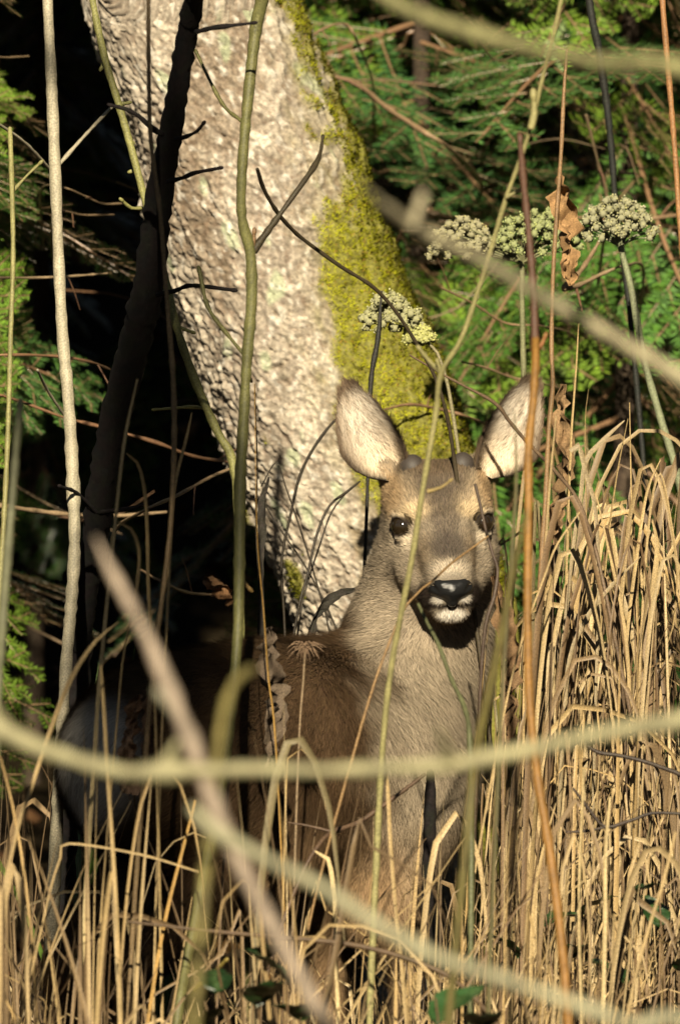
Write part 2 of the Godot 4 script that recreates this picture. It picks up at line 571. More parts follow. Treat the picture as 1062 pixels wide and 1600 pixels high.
func make_forest() -> void:
	var variants: Array = []
	for k in 5:
		variants.append(fir_branch([0.46, 0.36, 0.5, 0.3, 0.4][k], 20 + k, 0.021, 0.0026, 0.0036, [Color(0.05, 0.11, 0.022), Color(0.08, 0.14, 0.02), Color(0.042, 0.10, 0.03), Color(0.095, 0.155, 0.022), Color(0.055, 0.115, 0.032)][k], true).mesh(M.needle))
	var r := RandomNumberGenerator.new()
	r.seed = 99
	# young firs in view
	var firs := [
		[Vector3(0.36, 0, -2.0), 3.0, "young fir behind the deer's right ear with sunlit flat sprays"],
		[Vector3(0.09, 0, -2.25), 3.0, "young fir standing just right of the mossy leaning trunk"],
		[Vector3(0.62, 0, -2.5), 3.1, "young fir at the right edge behind the flower heads"],
		[Vector3(0.28, 0, -3.2), 3.2, "young fir deeper in the shade behind the sunlit firs"],
		[Vector3(-0.52, 0, -1.3), 2.2, "young fir at the left edge with green sprays in a patch of sun"],
		[Vector3(-0.45, 0, -3.3), 2.2, "young dark fir left of the leaning trunk in deep shade"]]
	for f in firs:
		var base: Vector3 = f[0]
		base.y = ground_y(base.x, base.z)
		var fir := thing("young_fir", base, f[2], "fir tree", "young firs behind the deer")
		var h: float = f[1]
		var tb := MB.new()
		tube(tb, [base - Vector3(0, 0.1, 0), base + Vector3(0.02, h * 0.5, 0), base + Vector3(0, h, 0.01)], [0.016, 0.011, 0.004], Color(0.07, 0.05, 0.035), 8, 0.05)
		put("trunk", tb, M.dark_bark, fir)
		var y := 0.5 if base.x < 0.0 else 0.7
		while y < h - 0.1:
			var ph := r.randf() * TAU
			for k in 5:
				if r.randf() < 0.15: continue
				var b := MeshInstance3D.new()
				b.name = "branch"
				b.mesh = variants[r.randi() % 5]
				fir.add_child(b, true)
				var sc := lerpf(1.35, 0.5, y / h) * r.randf_range(0.8, 1.15) * (0.62 if base.x < 0.0 else 1.0)
				b.transform = Transform3D(Basis(Vector3.UP, ph + TAU * k / 5.0 + r.randf_range(-0.35, 0.35)) * Basis(Vector3.BACK, r.randf_range(-0.9, -0.2)) * Basis(Vector3.RIGHT, r.randf_range(-0.9, 0.9)) * Basis.from_scale(Vector3.ONE * sc), Vector3(0.01, y + r.randf_range(-0.05, 0.05), 0))
			y += r.randf_range(0.10, 0.15)
	# taller spruces that roof the place over
	var bough := fir_branch(1.2, 5, 0.045, 0.007, 0.014, Color(0.03, 0.07, 0.02), true).mesh(M.needle)
	var tall := [
		[-1.75, -2.8, 10.0, 1.7, 1.5, 150], [-0.75, -4.3, 12.0, 2.2, 1.7, 150], [-0.68, -2.35, 7.0, 1.8, 1.05, 151], [1.05, -4.2, 12.0, 2.3, 1.6, 130], [2.3, -2.7, 11.0, 2.0, 1.5, 110],
		[1.4, -6.6, 14.0, 2.6, 2.4, 190], [-0.9, -6.4, 14.0, 2.6, 2.3, 170], [-2.6, -6.2, 14.0, 2.4, 2.3, 150], [2.7, -6.4, 14.0, 2.4, 2.3, 150], [-1.0, -9.3, 15.0, 3.6, 2.6, 150],
		[1.6, -9.6, 15.0, 3.6, 2.6, 150], [4.4, -9.6, 16.0, 3.6, 2.8, 130], [-4.3, -9.7, 16.0, 3.6, 2.8, 130], [-3.6, -1.0, 9.0, 1.0, 1.5, 90], [3.9, 0.4, 10.0, 1.2, 1.7, 90]]
	var spruce_labels := ["broad low crowned spruce at the left behind the firs, nearest the leaning trunk's foot", "tall spruce in the second row left of the leaning trunk",
		"small dense spruce directly behind the left firs, lowest of the spruces", "tall spruce in the second row right of the leaning trunk", "tall spruce beyond the right edge beside the grass clump's end",
		"spruce on the bank right of centre in the third row", "spruce on the bank left of centre in the third row", "spruce on the bank at the far left of the third row", "spruce on the bank at the far right of the third row",
		"high crowned spruce in the last row left of centre", "high crowned spruce in the last row right of centre", "outermost spruce of the last row on the right", "outermost spruce of the last row on the left",
		"spruce standing off to the left of the thicket", "spruce standing off to the right of the thicket"]
	for n in tall.size():
		var t: Array = tall[n]
		var base := Vector3(t[0], ground_y(t[0], t[1]), t[1])
		spruce(base, t[2], t[3], t[4], t[5], bough, r, spruce_labels[n])
	# the spruce beside the photographer whose hanging bough shades the rump and the dark sapling
	var near := spruce(Vector3(-1.75, 0, 6.3), 9.0, 3.0, 1.0, 60, bough, r, "spruce standing beside the photographer with one long hanging bough", true)
	var lb := MB.new()
	tube(lb, [Vector3(-1.75, 4.6, 6.3), Vector3(-1.0, 4.75, 6.15), Vector3(-0.2, 4.36, 6.0), Vector3(-0.185, 4.2, 6.0), Vector3(-0.225, 3.3, 6.0)], [0.04, 0.03, 0.018, 0.014, 0.006], Color(0.12, 0.08, 0.05), 7, 0.05)
	put("limb", lb, M.dark_bark, near)
	var mm := MultiMesh.new()
	mm.transform_format = MultiMesh.TRANSFORM_3D
	mm.mesh = bough
	mm.instance_count = 60
	for k in 60:
		var f := k / 59.0
		var b := Basis(Vector3.UP, r.randf() * TAU) * Basis(Vector3.BACK, -r.randf_range(1.2, 1.5)) * Basis(Vector3.RIGHT, r.randf() * TAU) * Basis.from_scale(Vector3(0.27, 0.12, 0.12) * (0.75 + 0.35 * f))
		mm.set_instance_transform(k, Transform3D(b, Vector3(lerpf(-0.185, -0.225, f) + r.randf_range(-1, 1) * lerpf(0.01, 0.085, f), lerpf(4.2, 3.42, f), 6.0 + r.randf_range(-0.05, 0.05)) - near.position))
	var o := MultiMeshInstance3D.new()
	o.name = "hanging_bough"
	o.multimesh = mm
	near.add_child(o)
	tag(o, "", "", "", "stuff")

func spruce(base: Vector3, h: float, low: float, rad: float, count: int, bough: Mesh, r: RandomNumberGenerator, label: String, away := false) -> Node3D:
	var tree := thing("tall_spruce", base, label, "spruce", "tall spruces round the place")
	var tb := MB.new()
	tube(tb, [base - Vector3(0, 0.2, 0), base + Vector3(0.03, h * 0.5, 0.02), base + Vector3(0, h, 0)], [0.15, 0.09, 0.01], Color(0.09, 0.065, 0.045), 10, 0.12)
	put("trunk", tb, M.dark_bark, tree)
	var mm := MultiMesh.new()
	mm.transform_format = MultiMesh.TRANSFORM_3D
	mm.mesh = bough
	mm.instance_count = count
	for k in count:
		var f := pow(float(k) / count, 1.3)
		var y := lerpf(low, h - base.y * 0.0, f)
		var reach := rad * (1.0 - f) + 0.25
		var sc := reach / 1.2
		var b := Basis(Vector3.UP, k * 2.39996 + r.randf_range(-0.3, 0.3)) * Basis(Vector3.BACK, r.randf_range(-0.35, 0.1)) * Basis(Vector3.RIGHT, r.randf_range(-0.4, 0.4)) * Basis.from_scale(Vector3(sc, sc, sc))
		mm.set_instance_transform(k, Transform3D(b, Vector3(0, y + 0.0, 0)))
	var o := MultiMeshInstance3D.new()
	o.name = "crown"
	o.multimesh = mm
	tree.add_child(o)
	tag(o, "", "", "", "stuff")
	return tree

# ---------------------------------------------------------------- stems, saplings and twigs
func path(z0: float, z1: float, list: Array, pts: Array, rads: Array) -> void:
	var n := list.size() / 3
	for k in n:
		var z := lerpf(z0, z1, k / maxf(1.0, n - 1.0))
		pts.append(at(list[k * 3], list[k * 3 + 1], z))
		rads.append(list[k * 3 + 2] * px_size(z) * 0.5)

func root_down(pts: Array, rads: Array) -> void:         # lead the lower end on to the ground
	var p: Vector3 = pts[-1]
	var q: Vector3 = pts[-2]
	var d := (p - q).normalized()
	var s := clampf(d.x / maxf(0.15, -d.y), -0.6, 0.6)
	pts.append(Vector3(p.x + s * p.y * 0.35, p.y * 0.5, p.z))
	rads.append(rads[-1] * 1.05)
	pts.append(Vector3(p.x + s * p.y * 0.5, -0.06, p.z))
	rads.append(rads[-1] * 1.1)

# called, label, category, group, z at first point, z at last point, colour, points (x, y, width), rooted, twigs: [z0, z1, points, colour or null]
func stem(called: String, label: String, category: String, group: String, z0: float, z1: float, col: Color, list: Array, rooted := true, twigs := [], sides := 8, smooth_col = null) -> void:
	var pts: Array = []
	var rads: Array = []
	path(z0, z1, list, pts, rads)
	if called == "dark_stalk":
		for k in rads.size(): rads[k] *= 0.72
	if group.begins_with("blurred"):
		for k in rads.size(): rads[k] *= 0.86 + 0.14 * nz.get_noise_1d(k * 1.7 + rads[0] * 900.0)
	if rooted: root_down(pts, rads)
	var mb := MB.new()
	tube(mb, pts, rads, col, sides, 0.01, 0.45 if group.begins_with("blurred") else 0.25, 0.22 if group.begins_with("blurred") else 0.12, smooth_col)
	var base: Vector3 = pts[-1]
	var wood: Material = M.dark_bark if col.r < 0.02 else M.stem
	if twigs.is_empty():
		tag(put(called, mb, wood, self, base), label, category, group)
		return
	var o := thing(called, base, label, category, group)
	put("stem", mb, wood, o)
	for t in twigs:
		var tp: Array = []
		var tr: Array = []
		path(t[0], t[1], t[2], tp, tr)
		var tm := MB.new()
		var tc: Color = t[3] if t.size() > 3 else col
		tube(tm, tp, tr, tc, 6, 0.008, 0.2, 0.2)
		var d: Vector3 = (tp[-1] - tp[-2]).normalized()
		blob(tm, tp[-1] + d * tr[-1] * 1.2, Vector3(tr[-1] * 1.35, tr[-1] * 2.6, tr[-1] * 1.35), tc, 7, 0.1, Basis(Quaternion(Vector3.UP, d)))
		put("twig", tm, wood, o)

func make_stems() -> void:
	var pale := Color(0.40, 0.355, 0.25)
	var olive := Color(0.125, 0.12, 0.042)
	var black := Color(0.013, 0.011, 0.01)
	var brown := Color(0.16, 0.09, 0.045)
	var ygreen := Color(0.26, 0.25, 0.09)
	stem("pale_sapling", "tall pale cream sapling stem at the left with two side twigs", "sapling", "", -0.1, 0.1, pale,
		[66, -260, 14, 72, -120, 16, 75, 0, 17, 81, 130, 18, 86, 250, 20, 92, 400, 18, 98, 520, 19, 107, 620, 20, 114, 740, 22, 117, 850, 20, 112, 940, 20, 100, 1100, 20], true, [
		[-0.05, -0.1, [92, 258, 7, 130, 215, 6, 172, 170, 5]], [-0.05, 0.1, [76, 262, 7, 38, 222, 6, -10, 188, 5]], [0.0, 0.1, [100, 648, 5, 75, 610, 5, 60, 580, 4]]])
	stem("green_stem", "thin greenish yellow stem with a nodding twig at the far left edge", "stem", "", 0.1, 0.3, Color(0.25, 0.23, 0.09),
		[16, 200, 8, 19, 290, 8, 21, 400, 8, 17, 530, 8, 12, 700, 8, 4, 860, 9, -10, 1100, 9], true, [[0.1, 0.1, [20, 300, 6, 42, 275, 5, 62, 256, 5]]])
	stem("blurred_stem", "blurred grey green stem near the camera at the left edge", "stem", "", 1.6, 1.8, Color(0.13, 0.13, 0.075),
		[33, 625, 10, 26, 700, 13, 14, 850, 15, 4, 980, 15, -6, 1150, 16], true)
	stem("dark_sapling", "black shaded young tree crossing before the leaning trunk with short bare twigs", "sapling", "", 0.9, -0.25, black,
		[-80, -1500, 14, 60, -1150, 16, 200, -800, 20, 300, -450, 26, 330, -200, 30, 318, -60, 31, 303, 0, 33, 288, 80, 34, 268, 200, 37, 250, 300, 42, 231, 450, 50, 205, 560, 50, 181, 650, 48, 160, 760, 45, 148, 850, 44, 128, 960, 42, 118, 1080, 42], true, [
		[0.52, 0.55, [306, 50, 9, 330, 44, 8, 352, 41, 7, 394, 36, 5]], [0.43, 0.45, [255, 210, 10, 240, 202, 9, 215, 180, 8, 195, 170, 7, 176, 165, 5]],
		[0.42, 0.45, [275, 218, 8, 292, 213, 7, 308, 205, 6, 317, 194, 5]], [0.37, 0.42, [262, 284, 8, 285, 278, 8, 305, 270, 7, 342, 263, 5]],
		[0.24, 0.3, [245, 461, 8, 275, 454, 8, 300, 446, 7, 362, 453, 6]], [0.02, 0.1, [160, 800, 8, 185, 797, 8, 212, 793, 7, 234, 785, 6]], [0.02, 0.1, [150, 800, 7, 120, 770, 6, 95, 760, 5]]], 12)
	stem("thorny_stem", "yellow green budded stem bending out from behind the black sapling", "stem", "", 0.0, 0.05, ygreen,
		[120, -160, 10, 145, 0, 11, 164, 90, 12, 185, 160, 12, 205, 230, 12, 226, 310, 12, 245, 390, 12, 262, 450, 13, 276, 510, 13, 303, 590, 14, 340, 675, 14, 362, 716, 14, 372, 800, 14, 376, 1000, 14], true, [
		[0.0, 0.02, [225, 325, 6, 205, 325, 6, 192, 314, 5]], [0.0, 0.05, [325, 640, 6, 300, 636, 6, 243, 640, 4]], [0.0, 0.0, [165, 95, 8, 160, 104, 5]], [0.0, 0.0, [197, 215, 8, 204, 220, 5]], [0.0, 0.0, [214, 265, 8, 208, 267, 5]], [0.0, 0.0, [184, 164, 8, 198, 161, 5]], [0.0, 0.0, [275, 510, 8, 298, 518, 5]]])
	stem("thin_upright_stem", "thin upright brown stem beside the black sapling pale where the sun reaches it", "stem", "", 0.7, 0.8, Color(0.22, 0.15, 0.075),
		[233, -200, 6, 232, 0, 7, 233, 130, 7, 236, 220, 7, 250, 330, 7, 262, 480, 7, 271, 600, 9, 272, 703, 9, 267, 815, 8, 258, 900, 8, 244, 1008, 8, 230, 1150, 8])
	stem("olive_sapling", "forked olive green sapling stem running from top to bottom left of the deer", "sapling", "", 0.35, 0.9, olive,
		[425, -200, 18, 412, -40, 19, 409, 0, 20, 399, 50, 19, 386, 170, 17, 378, 270, 16, 378, 340, 16, 391, 395, 18, 393, 470, 18, 386, 560, 18, 381, 650, 18, 375, 760, 19, 374, 880, 18, 371, 1000, 18, 357, 1150, 18, 340, 1270, 18, 322, 1350, 18, 306, 1430, 17, 290, 1510, 17, 276, 1600, 18], true, [
		[0.4, 0.3, [396, 392, 13, 430, 345, 10, 470, 290, 8, 492, 258, 9, 500, 240, 7, 504, 216, 5], Color(0.05, 0.04, 0.022)],
		[0.35, 0.3, [379, 190, 7, 352, 168, 6, 330, 130, 6, 308, 84, 5]],
		[0.45, 0.4, [388, 562, 8, 355, 522, 7, 325, 480, 7, 312, 425, 6]],
		[0.4, 0.4, [393, 395, 9, 396, 380, 8, 397, 366, 6], Color(0.2, 0.12, 0.06)], [0.9, 0.95, [305, 1545, 10, 330, 1525, 9, 352, 1502, 6], Color(0.3, 0.23, 0.06)],
		[0.55, 0.55, [376, 905, 8, 388, 918, 6], Color(0.32, 0.2, 0.07)], [0.5, 0.5, [383, 575, 9, 390, 590, 5], Color(0.32, 0.2, 0.07)]], 10)
	stem("budded_twig", "thin olive twig with dark buds lying across the pale bark", "twig", "", 0.3, 0.0, Color(0.06, 0.046, 0.026),
		[402, 264, 6, 412, 295, 7, 430, 327, 7, 450, 352, 7, 475, 375, 6, 530, 415, 6, 590, 455, 6, 640, 520, 6, 690, 620, 6, 720, 800, 7], true)
	stem("sunlit_wand", "slim yellow green wand with nodes crossing before the deer's face", "stem", "", 1.15, 0.95, Color(0.31, 0.28, 0.12),
		[905, -180, 4.9, 876, 0, 6.6, 850, 110, 6.6, 822, 220, 7.4, 790, 310, 7.4, 762, 405, 8.2, 722, 525, 8.2, 689, 583, 9, 680, 650, 9, 661, 760, 9, 642, 880, 9.8, 626, 960, 9.8, 610, 1050, 9.8, 599, 1150, 9.8, 590, 1300, 10.7], true, [
		[1.12, 1.12, [829, 200, 12, 834, 178, 13, 833, 155, 10]], [1.05, 1.0, [688, 582, 8, 672, 566, 7, 655, 545, 6]], [1.03, 1.03, [668, 768, 6, 688, 762, 5, 702, 752, 4], Color(0.3, 0.22, 0.08)], [1.05, 1.05, [688, 582, 6, 684, 568, 5]], [1.1, 1.1, [791, 308, 6, 806, 300, 5]]])
	stem("dark_twig", "dark slender stem in the upper right corner hanging over the flower heads", "stem", "", -0.7, -0.75, Color(0.025, 0.026, 0.022),
		[900, -200, 13, 920, 0, 13, 935, 80, 13, 948, 170, 12, 955, 240, 11, 962, 330, 10, 975, 420, 9, 990, 560, 9, 1010, 800, 9])
	stem("russet_stem", "thin russet stem running down near the right edge", "stem", "", 0.2, 0.4, Color(0.3, 0.15, 0.06),
		[1026, -150, 8, 1034, 0, 9, 1044, 120, 10, 1053, 230, 9, 1062, 360, 9, 1075, 520, 9, 1090, 760, 9])
	stem("leaf_bearing_stem", "thin brown upright stem passing the hanging dead leaf", "stem", "", 0.2, 0.3, Color(0.25, 0.15, 0.07),
		[885, 78, 5, 880, 150, 6, 876, 236, 7, 868, 350, 7, 863, 440, 7, 861, 540, 7, 863, 600, 8, 857, 668, 8, 852, 774, 8, 845, 882, 9, 838, 1050, 9])
	stem("orange_stem", "tall orange brown stem standing before the right ear", "stem", "", 1.3, 1.5, Color(0.25, 0.125, 0.025),
		[836, 530, 12, 836, 567, 13.6, 832, 629, 13.6, 825, 701, 13.6, 825, 774, 13.6, 824, 882, 13.6, 824, 991, 13.6, 827, 1100, 14.4, 840, 1220, 14.4, 855, 1310, 15.2, 868, 1400, 15.2, 878, 1490, 15.2, 885, 1570, 15.2], true, [[1.3, 1.2, [836, 560, 16, 833, 460, 14, 826, 370, 13, 818, 290, 12, 812, 220, 9], Color(0.1, 0.05, 0.03)], [1.3, 1.3, [837, 548, 7, 846, 538, 6, 850, 528, 5], Color(0.3, 0.13, 0.05)]], 9, Color(0.28, 0.14, 0.04))
	stem("olive_blurred_stem", "blurred olive stem slanting down beside the deer's throat", "stem", "", 2.2, 2.4, Color(0.12, 0.10, 0.03),
		[822, 800, 6, 800, 900, 10, 781, 1000, 13, 762, 1090, 14, 745, 1170, 14, 730, 1300, 14])
	stem("grey_green_wand", "grey green wand rising from the grass to the deer's chin", "stem", "", 0.7, 0.9, Color(0.105, 0.11, 0.05),
		[653, 944, 5, 668, 975, 6, 685, 1008, 7, 705, 1062, 7, 725, 1105, 8, 733, 1150, 9, 736, 1274, 10, 735, 1482, 10], true)
	stem("nose_twig", "hair thin brown twig slanting across the deer's nose", "twig", "", 0.6, 0.7, Color(0.26, 0.16, 0.07),
		[762, 838, 2.5, 735, 858, 3.5, 705, 880, 4, 675, 908, 4, 652, 927, 4, 620, 975, 4, 560, 1150, 5])
	stem("eye_twig", "dark thin twig hanging past the deer's eye at the right", "twig", "", 0.45, 0.5, Color(0.07, 0.045, 0.03),
		[742, 757, 5, 750, 790, 5, 759, 830, 5, 770, 868, 5, 777, 890, 6, 772, 930, 7, 755, 1000, 6, 745, 1200, 6])
	stem("ear_twig", "short brown twig crossing the deer's right hand ear", "twig", "", -0.02, 0.3, Color(0.15, 0.1, 0.06),
		[640, 555, 3, 700, 590, 4, 770, 628, 6, 795, 658, 6, 822, 690, 6, 870, 740, 6, 910, 800, 6, 950, 950, 6])
	stem("slanting_twig", "dark knotted twig slanting up before the deer's foreleg", "twig", "", 0.6, 0.7, Color(0.1, 0.06, 0.035),
		[664, 1210, 5, 610, 1250, 7, 560, 1285, 8, 520, 1300, 9, 498, 1320, 8, 470, 1370, 7, 430, 1480, 7], true, [[0.65, 0.65, [520, 1300, 6, 480, 1290, 4, 455, 1286, 3]]])
	stem("lower_dark_twig", "long dark twig lying low across the bottom of the grass", "twig", "", 1.2, 1.2, Color(0.12, 0.075, 0.04),
		[200, 1440, 4, 330, 1455, 6, 480, 1468, 9, 560, 1478, 9, 640, 1500, 8, 720, 1540, 8, 800, 1640, 8], true)
	stem("right_dark_twig", "thin black twig among the tall grass at the right edge", "twig", "", 0.6, 0.6, Color(0.05, 0.035, 0.025),
		[918, 1166, 5, 935, 1176, 7, 975, 1182, 7, 1030, 1198, 7, 1080, 1225, 7, 1150, 1320, 7], true)
	stem("low_right_twig", "black forked twig in the grass low at the right", "twig", "", 0.7, 0.7, Color(0.05, 0.035, 0.025),
		[895, 1232, 4, 920, 1265, 6, 945, 1292, 6, 985, 1282, 6, 1030, 1270, 5, 1110, 1290, 5, 1150, 1400, 5], true, [[0.7, 0.7, [945, 1292, 5, 920, 1298, 4, 890, 1300, 4]]])
	# blurred twigs close to the camera
	var fg := "blurred twigs close to the camera"
	stem("foreground_twig", "blurred yellowish twig arching across the top right corner", "twig", fg, 4.0, 4.8, Color(0.46, 0.43, 0.2),
		[520, -70, 24, 606, 0, 25, 661, 27, 27, 754, 57, 28, 864, 84, 28, 950, 101, 28, 1070, 110, 28, 1300, 240, 28, 1460, 700, 28])
	stem("foreground_twig", "blurred tan twig slanting down across the flower heads to the right edge", "twig", fg, 4.35, 4.05, Color(0.47, 0.415, 0.26),
		[566, 290, 10, 600, 322, 18, 644, 353, 24, 743, 402, 26, 831, 456, 26, 918, 505, 26, 1062, 590, 26, 1250, 720, 27, 1400, 1000, 27], true, [[4.3, 4.3, [645, 352, 14, 650, 335, 16, 655, 320, 12]]])
	stem("foreground_twig", "blurred pale yellow twig lying level across the whole lower part", "twig", fg, 4.3, 4.3, Color(0.34, 0.31, 0.17),
		[1330, 1040, 22, 1180, 1090, 26, 1062, 1126, 32, 1000, 1136, 29, 930, 1148, 26, 830, 1171, 25, 720, 1192, 27, 700, 1196, 31, 620, 1200, 25, 500, 1204, 25, 400, 1202, 28, 330, 1204, 30, 250, 1206, 34, 190, 1206, 30, 120, 1188, 27, 60, 1168, 30, 15, 1148, 36, -60, 1120, 34, -160, 1180, 30, -260, 1500, 30], true, [[4.3, 4.32, [705, 1194, 24, 694, 1168, 16, 688, 1150, 9]], [4.3, 4.28, [12, 1148, 30, 0, 1126, 24, -8, 1108, 12]], [4.3, 4.3, [250, 1204, 28, 262, 1186, 20, 270, 1172, 10]]])
	stem("foreground_twig", "blurred pinkish brown twig slanting down the lower left towards the bottom edge", "twig", fg, 4.2, 4.2, Color(0.36, 0.285, 0.215),
		[150, 840, 4, 168, 880, 16, 192, 925, 22, 225, 985, 25, 270, 1090, 30, 310, 1190, 32, 350, 1295, 30, 400, 1400, 29, 450, 1492, 29, 505, 1595, 29, 560, 1700, 29], true, [[4.2, 4.2, [303, 1170, 20, 286, 1128, 24, 262, 1098, 16], Color(0.26, 0.25, 0.17)]])
	stem("foreground_twig", "blurred grey green twig running from the lower middle to the bottom right", "twig", fg, 4.4, 4.4, Color(0.34, 0.32, 0.20),
		[300, 1262, 16, 340, 1300, 24, 420, 1345, 26, 500, 1385, 25, 560, 1425, 27, 640, 1475, 26, 700, 1502, 25, 830, 1545, 25, 980, 1600, 25, 1120, 1660, 25])
	stem("foreground_twig", "blurred mustard twig with a round knob beside the deer's back", "twig", fg, 4.0, 4.2, Color(0.24, 0.20, 0.07),
		[392, 1048, 24, 378, 1056, 21, 362, 1075, 17, 348, 1120, 16, 340, 1180, 16, 332, 1260, 16, 325, 1330, 16, 310, 1500, 16], true)
	# dark shaded grass stalks against the bark
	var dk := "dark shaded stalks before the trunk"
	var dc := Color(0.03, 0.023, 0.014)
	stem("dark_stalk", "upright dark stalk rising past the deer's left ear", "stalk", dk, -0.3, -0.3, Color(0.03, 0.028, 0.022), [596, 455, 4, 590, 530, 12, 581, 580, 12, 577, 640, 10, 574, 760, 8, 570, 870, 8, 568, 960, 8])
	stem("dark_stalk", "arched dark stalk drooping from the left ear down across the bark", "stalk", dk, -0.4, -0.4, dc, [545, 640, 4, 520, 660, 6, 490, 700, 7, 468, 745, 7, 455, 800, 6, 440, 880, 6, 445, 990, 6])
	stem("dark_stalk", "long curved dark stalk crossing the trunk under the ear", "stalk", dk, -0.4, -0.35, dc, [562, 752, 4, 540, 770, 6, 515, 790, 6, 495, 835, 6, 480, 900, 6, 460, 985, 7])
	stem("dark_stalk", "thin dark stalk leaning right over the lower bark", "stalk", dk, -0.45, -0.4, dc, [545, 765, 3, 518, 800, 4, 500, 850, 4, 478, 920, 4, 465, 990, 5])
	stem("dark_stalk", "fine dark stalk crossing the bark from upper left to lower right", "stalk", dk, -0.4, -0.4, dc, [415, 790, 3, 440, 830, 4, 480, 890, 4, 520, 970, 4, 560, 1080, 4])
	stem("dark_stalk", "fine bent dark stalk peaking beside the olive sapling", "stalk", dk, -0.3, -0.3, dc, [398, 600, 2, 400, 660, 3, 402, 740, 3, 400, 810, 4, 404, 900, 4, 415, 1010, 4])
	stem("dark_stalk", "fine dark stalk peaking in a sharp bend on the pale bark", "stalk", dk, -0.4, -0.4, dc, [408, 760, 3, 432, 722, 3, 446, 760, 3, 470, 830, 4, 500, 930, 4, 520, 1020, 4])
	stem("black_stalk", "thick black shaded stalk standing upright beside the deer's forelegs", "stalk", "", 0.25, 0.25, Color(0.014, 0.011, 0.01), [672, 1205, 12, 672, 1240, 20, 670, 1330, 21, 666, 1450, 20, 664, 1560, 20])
	# brown dead twigs in the dark at the left
	var dead := "brown dead twigs in the dark wood"
	for t in [
		["level brown dead twig behind the pale sapling halfway up", -0.6, [-20, 436, 5, 60, 434, 5, 120, 431, 4, 168, 427, 3]],
		["reddish dead twig left of the black sapling below the level one", -0.5, [-20, 556, 5, 80, 556, 5, 140, 565, 5, 172, 577, 4]],
		["pale dead twig slanting down behind the pale sapling", -0.6, [-20, 612, 4, 40, 630, 5, 100, 652, 5, 158, 667, 6, 240, 690, 6, 300, 712, 5, 358, 722, 4]],
		["tan fallen twig lying low in the left background", -0.7, [-20, 788, 8, 40, 796, 9, 100, 803, 8, 180, 806, 7, 260, 800, 5]],
		["red brown twig reaching up to the olive sapling", -0.3, [225, 798, 5, 275, 775, 5, 330, 745, 5, 372, 728, 5]],
		["thin dead twig arching beside the pale sapling near the top", -0.8, [95, 292, 3, 130, 305, 3, 160, 318, 3, 190, 318, 3]],
		["pale thin dead twig in the dark gap near the top left", -0.8, [97, 330, 3, 130, 336, 3, 178, 335, 3]],
		["fine brown twig at the upper left edge", -0.9, [-20, 92, 3, 15, 90, 4, 45, 88, 3]],
		["reddish brown twig curving through the firs right of the trunk top", -1.4, [470, 70, 4, 505, 45, 5, 540, 38, 5, 560, 70, 4]],
		["peeling tan dead twig among the firs right of the trunk", -1.5, [500, 122, 6, 535, 122, 8, 565, 136, 9, 600, 165, 9, 660, 205, 9, 700, 230, 6]],
		["thin brown twig under the flower heads at the right", -0.9, [690, 450, 3, 740, 475, 4, 790, 505, 4, 850, 510, 3]],
		["bare brown branch rising to the flower heads", -0.7, [880, 450, 10, 905, 425, 9, 925, 395, 7, 938, 372, 5]],
		["pale bare side branch under the right flower head", -0.7, [880, 452, 9, 905, 445, 8, 940, 428, 6, 975, 415, 4]],
		["long thin dead twig behind the right ear", -0.9, [720, 565, 3, 760, 575, 4, 800, 590, 4, 850, 600, 3]],
		["brown twig leaning through the firs above the right flower head", -1.4, [915, 180, 5, 930, 240, 5, 945, 300, 6, 965, 350, 5]],
		["level tan twig in the shade at the right edge", -1.6, [900, 340, 6, 980, 345, 7, 1080, 335, 6]],
		["brown broken twig below the small flower head", -0.8, [600, 640, 4, 640, 632, 5, 690, 640, 5, 740, 655, 4]],
		["tan dead twig low behind the black sapling", -0.5, [245, 905, 4, 290, 925, 5, 340, 930, 4]]]:
		var tp: Array = []
		var tr: Array = []
		path(t[1], t[1] - 0.15, t[2], tp, tr)
		var b: Vector3 = tp[-1]
		if b.x < 0.0: tp.reverse(); tr.reverse()
		b = tp[-1]
		for e in 2:                                           # carried on into the wood where it grew
			tp.append(tp[-1] + (tp[-1] - tp[-2]).normalized() * 0.07 + Vector3(0, -0.02 - 0.05 * e, -0.3))
			tr.append(tr[-1] * 1.15)
		var mb := MB.new()
		tube(mb, tp, tr, Color(0.24, 0.13, 0.07).lerp(Color(0.33, 0.24, 0.14), rng.randf()), 6, 0.012, 0.25, 0.25)
		for side_twig in 1:
			var tt := rng.randf_range(0.2, 1.6)
			var p := spline(tp, tt)
			var d := (spline(tp, tt + 0.1) - p).normalized()
			var q := p + (d * rng.randf_range(-1, 1) + Vector3(rng.randf_range(-0.4, 0.4), rng.randf_range(-1, 1), rng.randf_range(-0.6, 0.6))).normalized() * rng.randf_range(0.02, 0.06)
			tube(mb, [p, (p + q) * 0.5 + Vector3(0, 0.003, 0), q], [tr[0] * 0.7, tr[0] * 0.5, tr[0] * 0.25], Color(0.22, 0.12, 0.07), 5)
		tag(put("dead_twig", mb, M.stem, self, tp[-1]), t[0], "twig", dead)
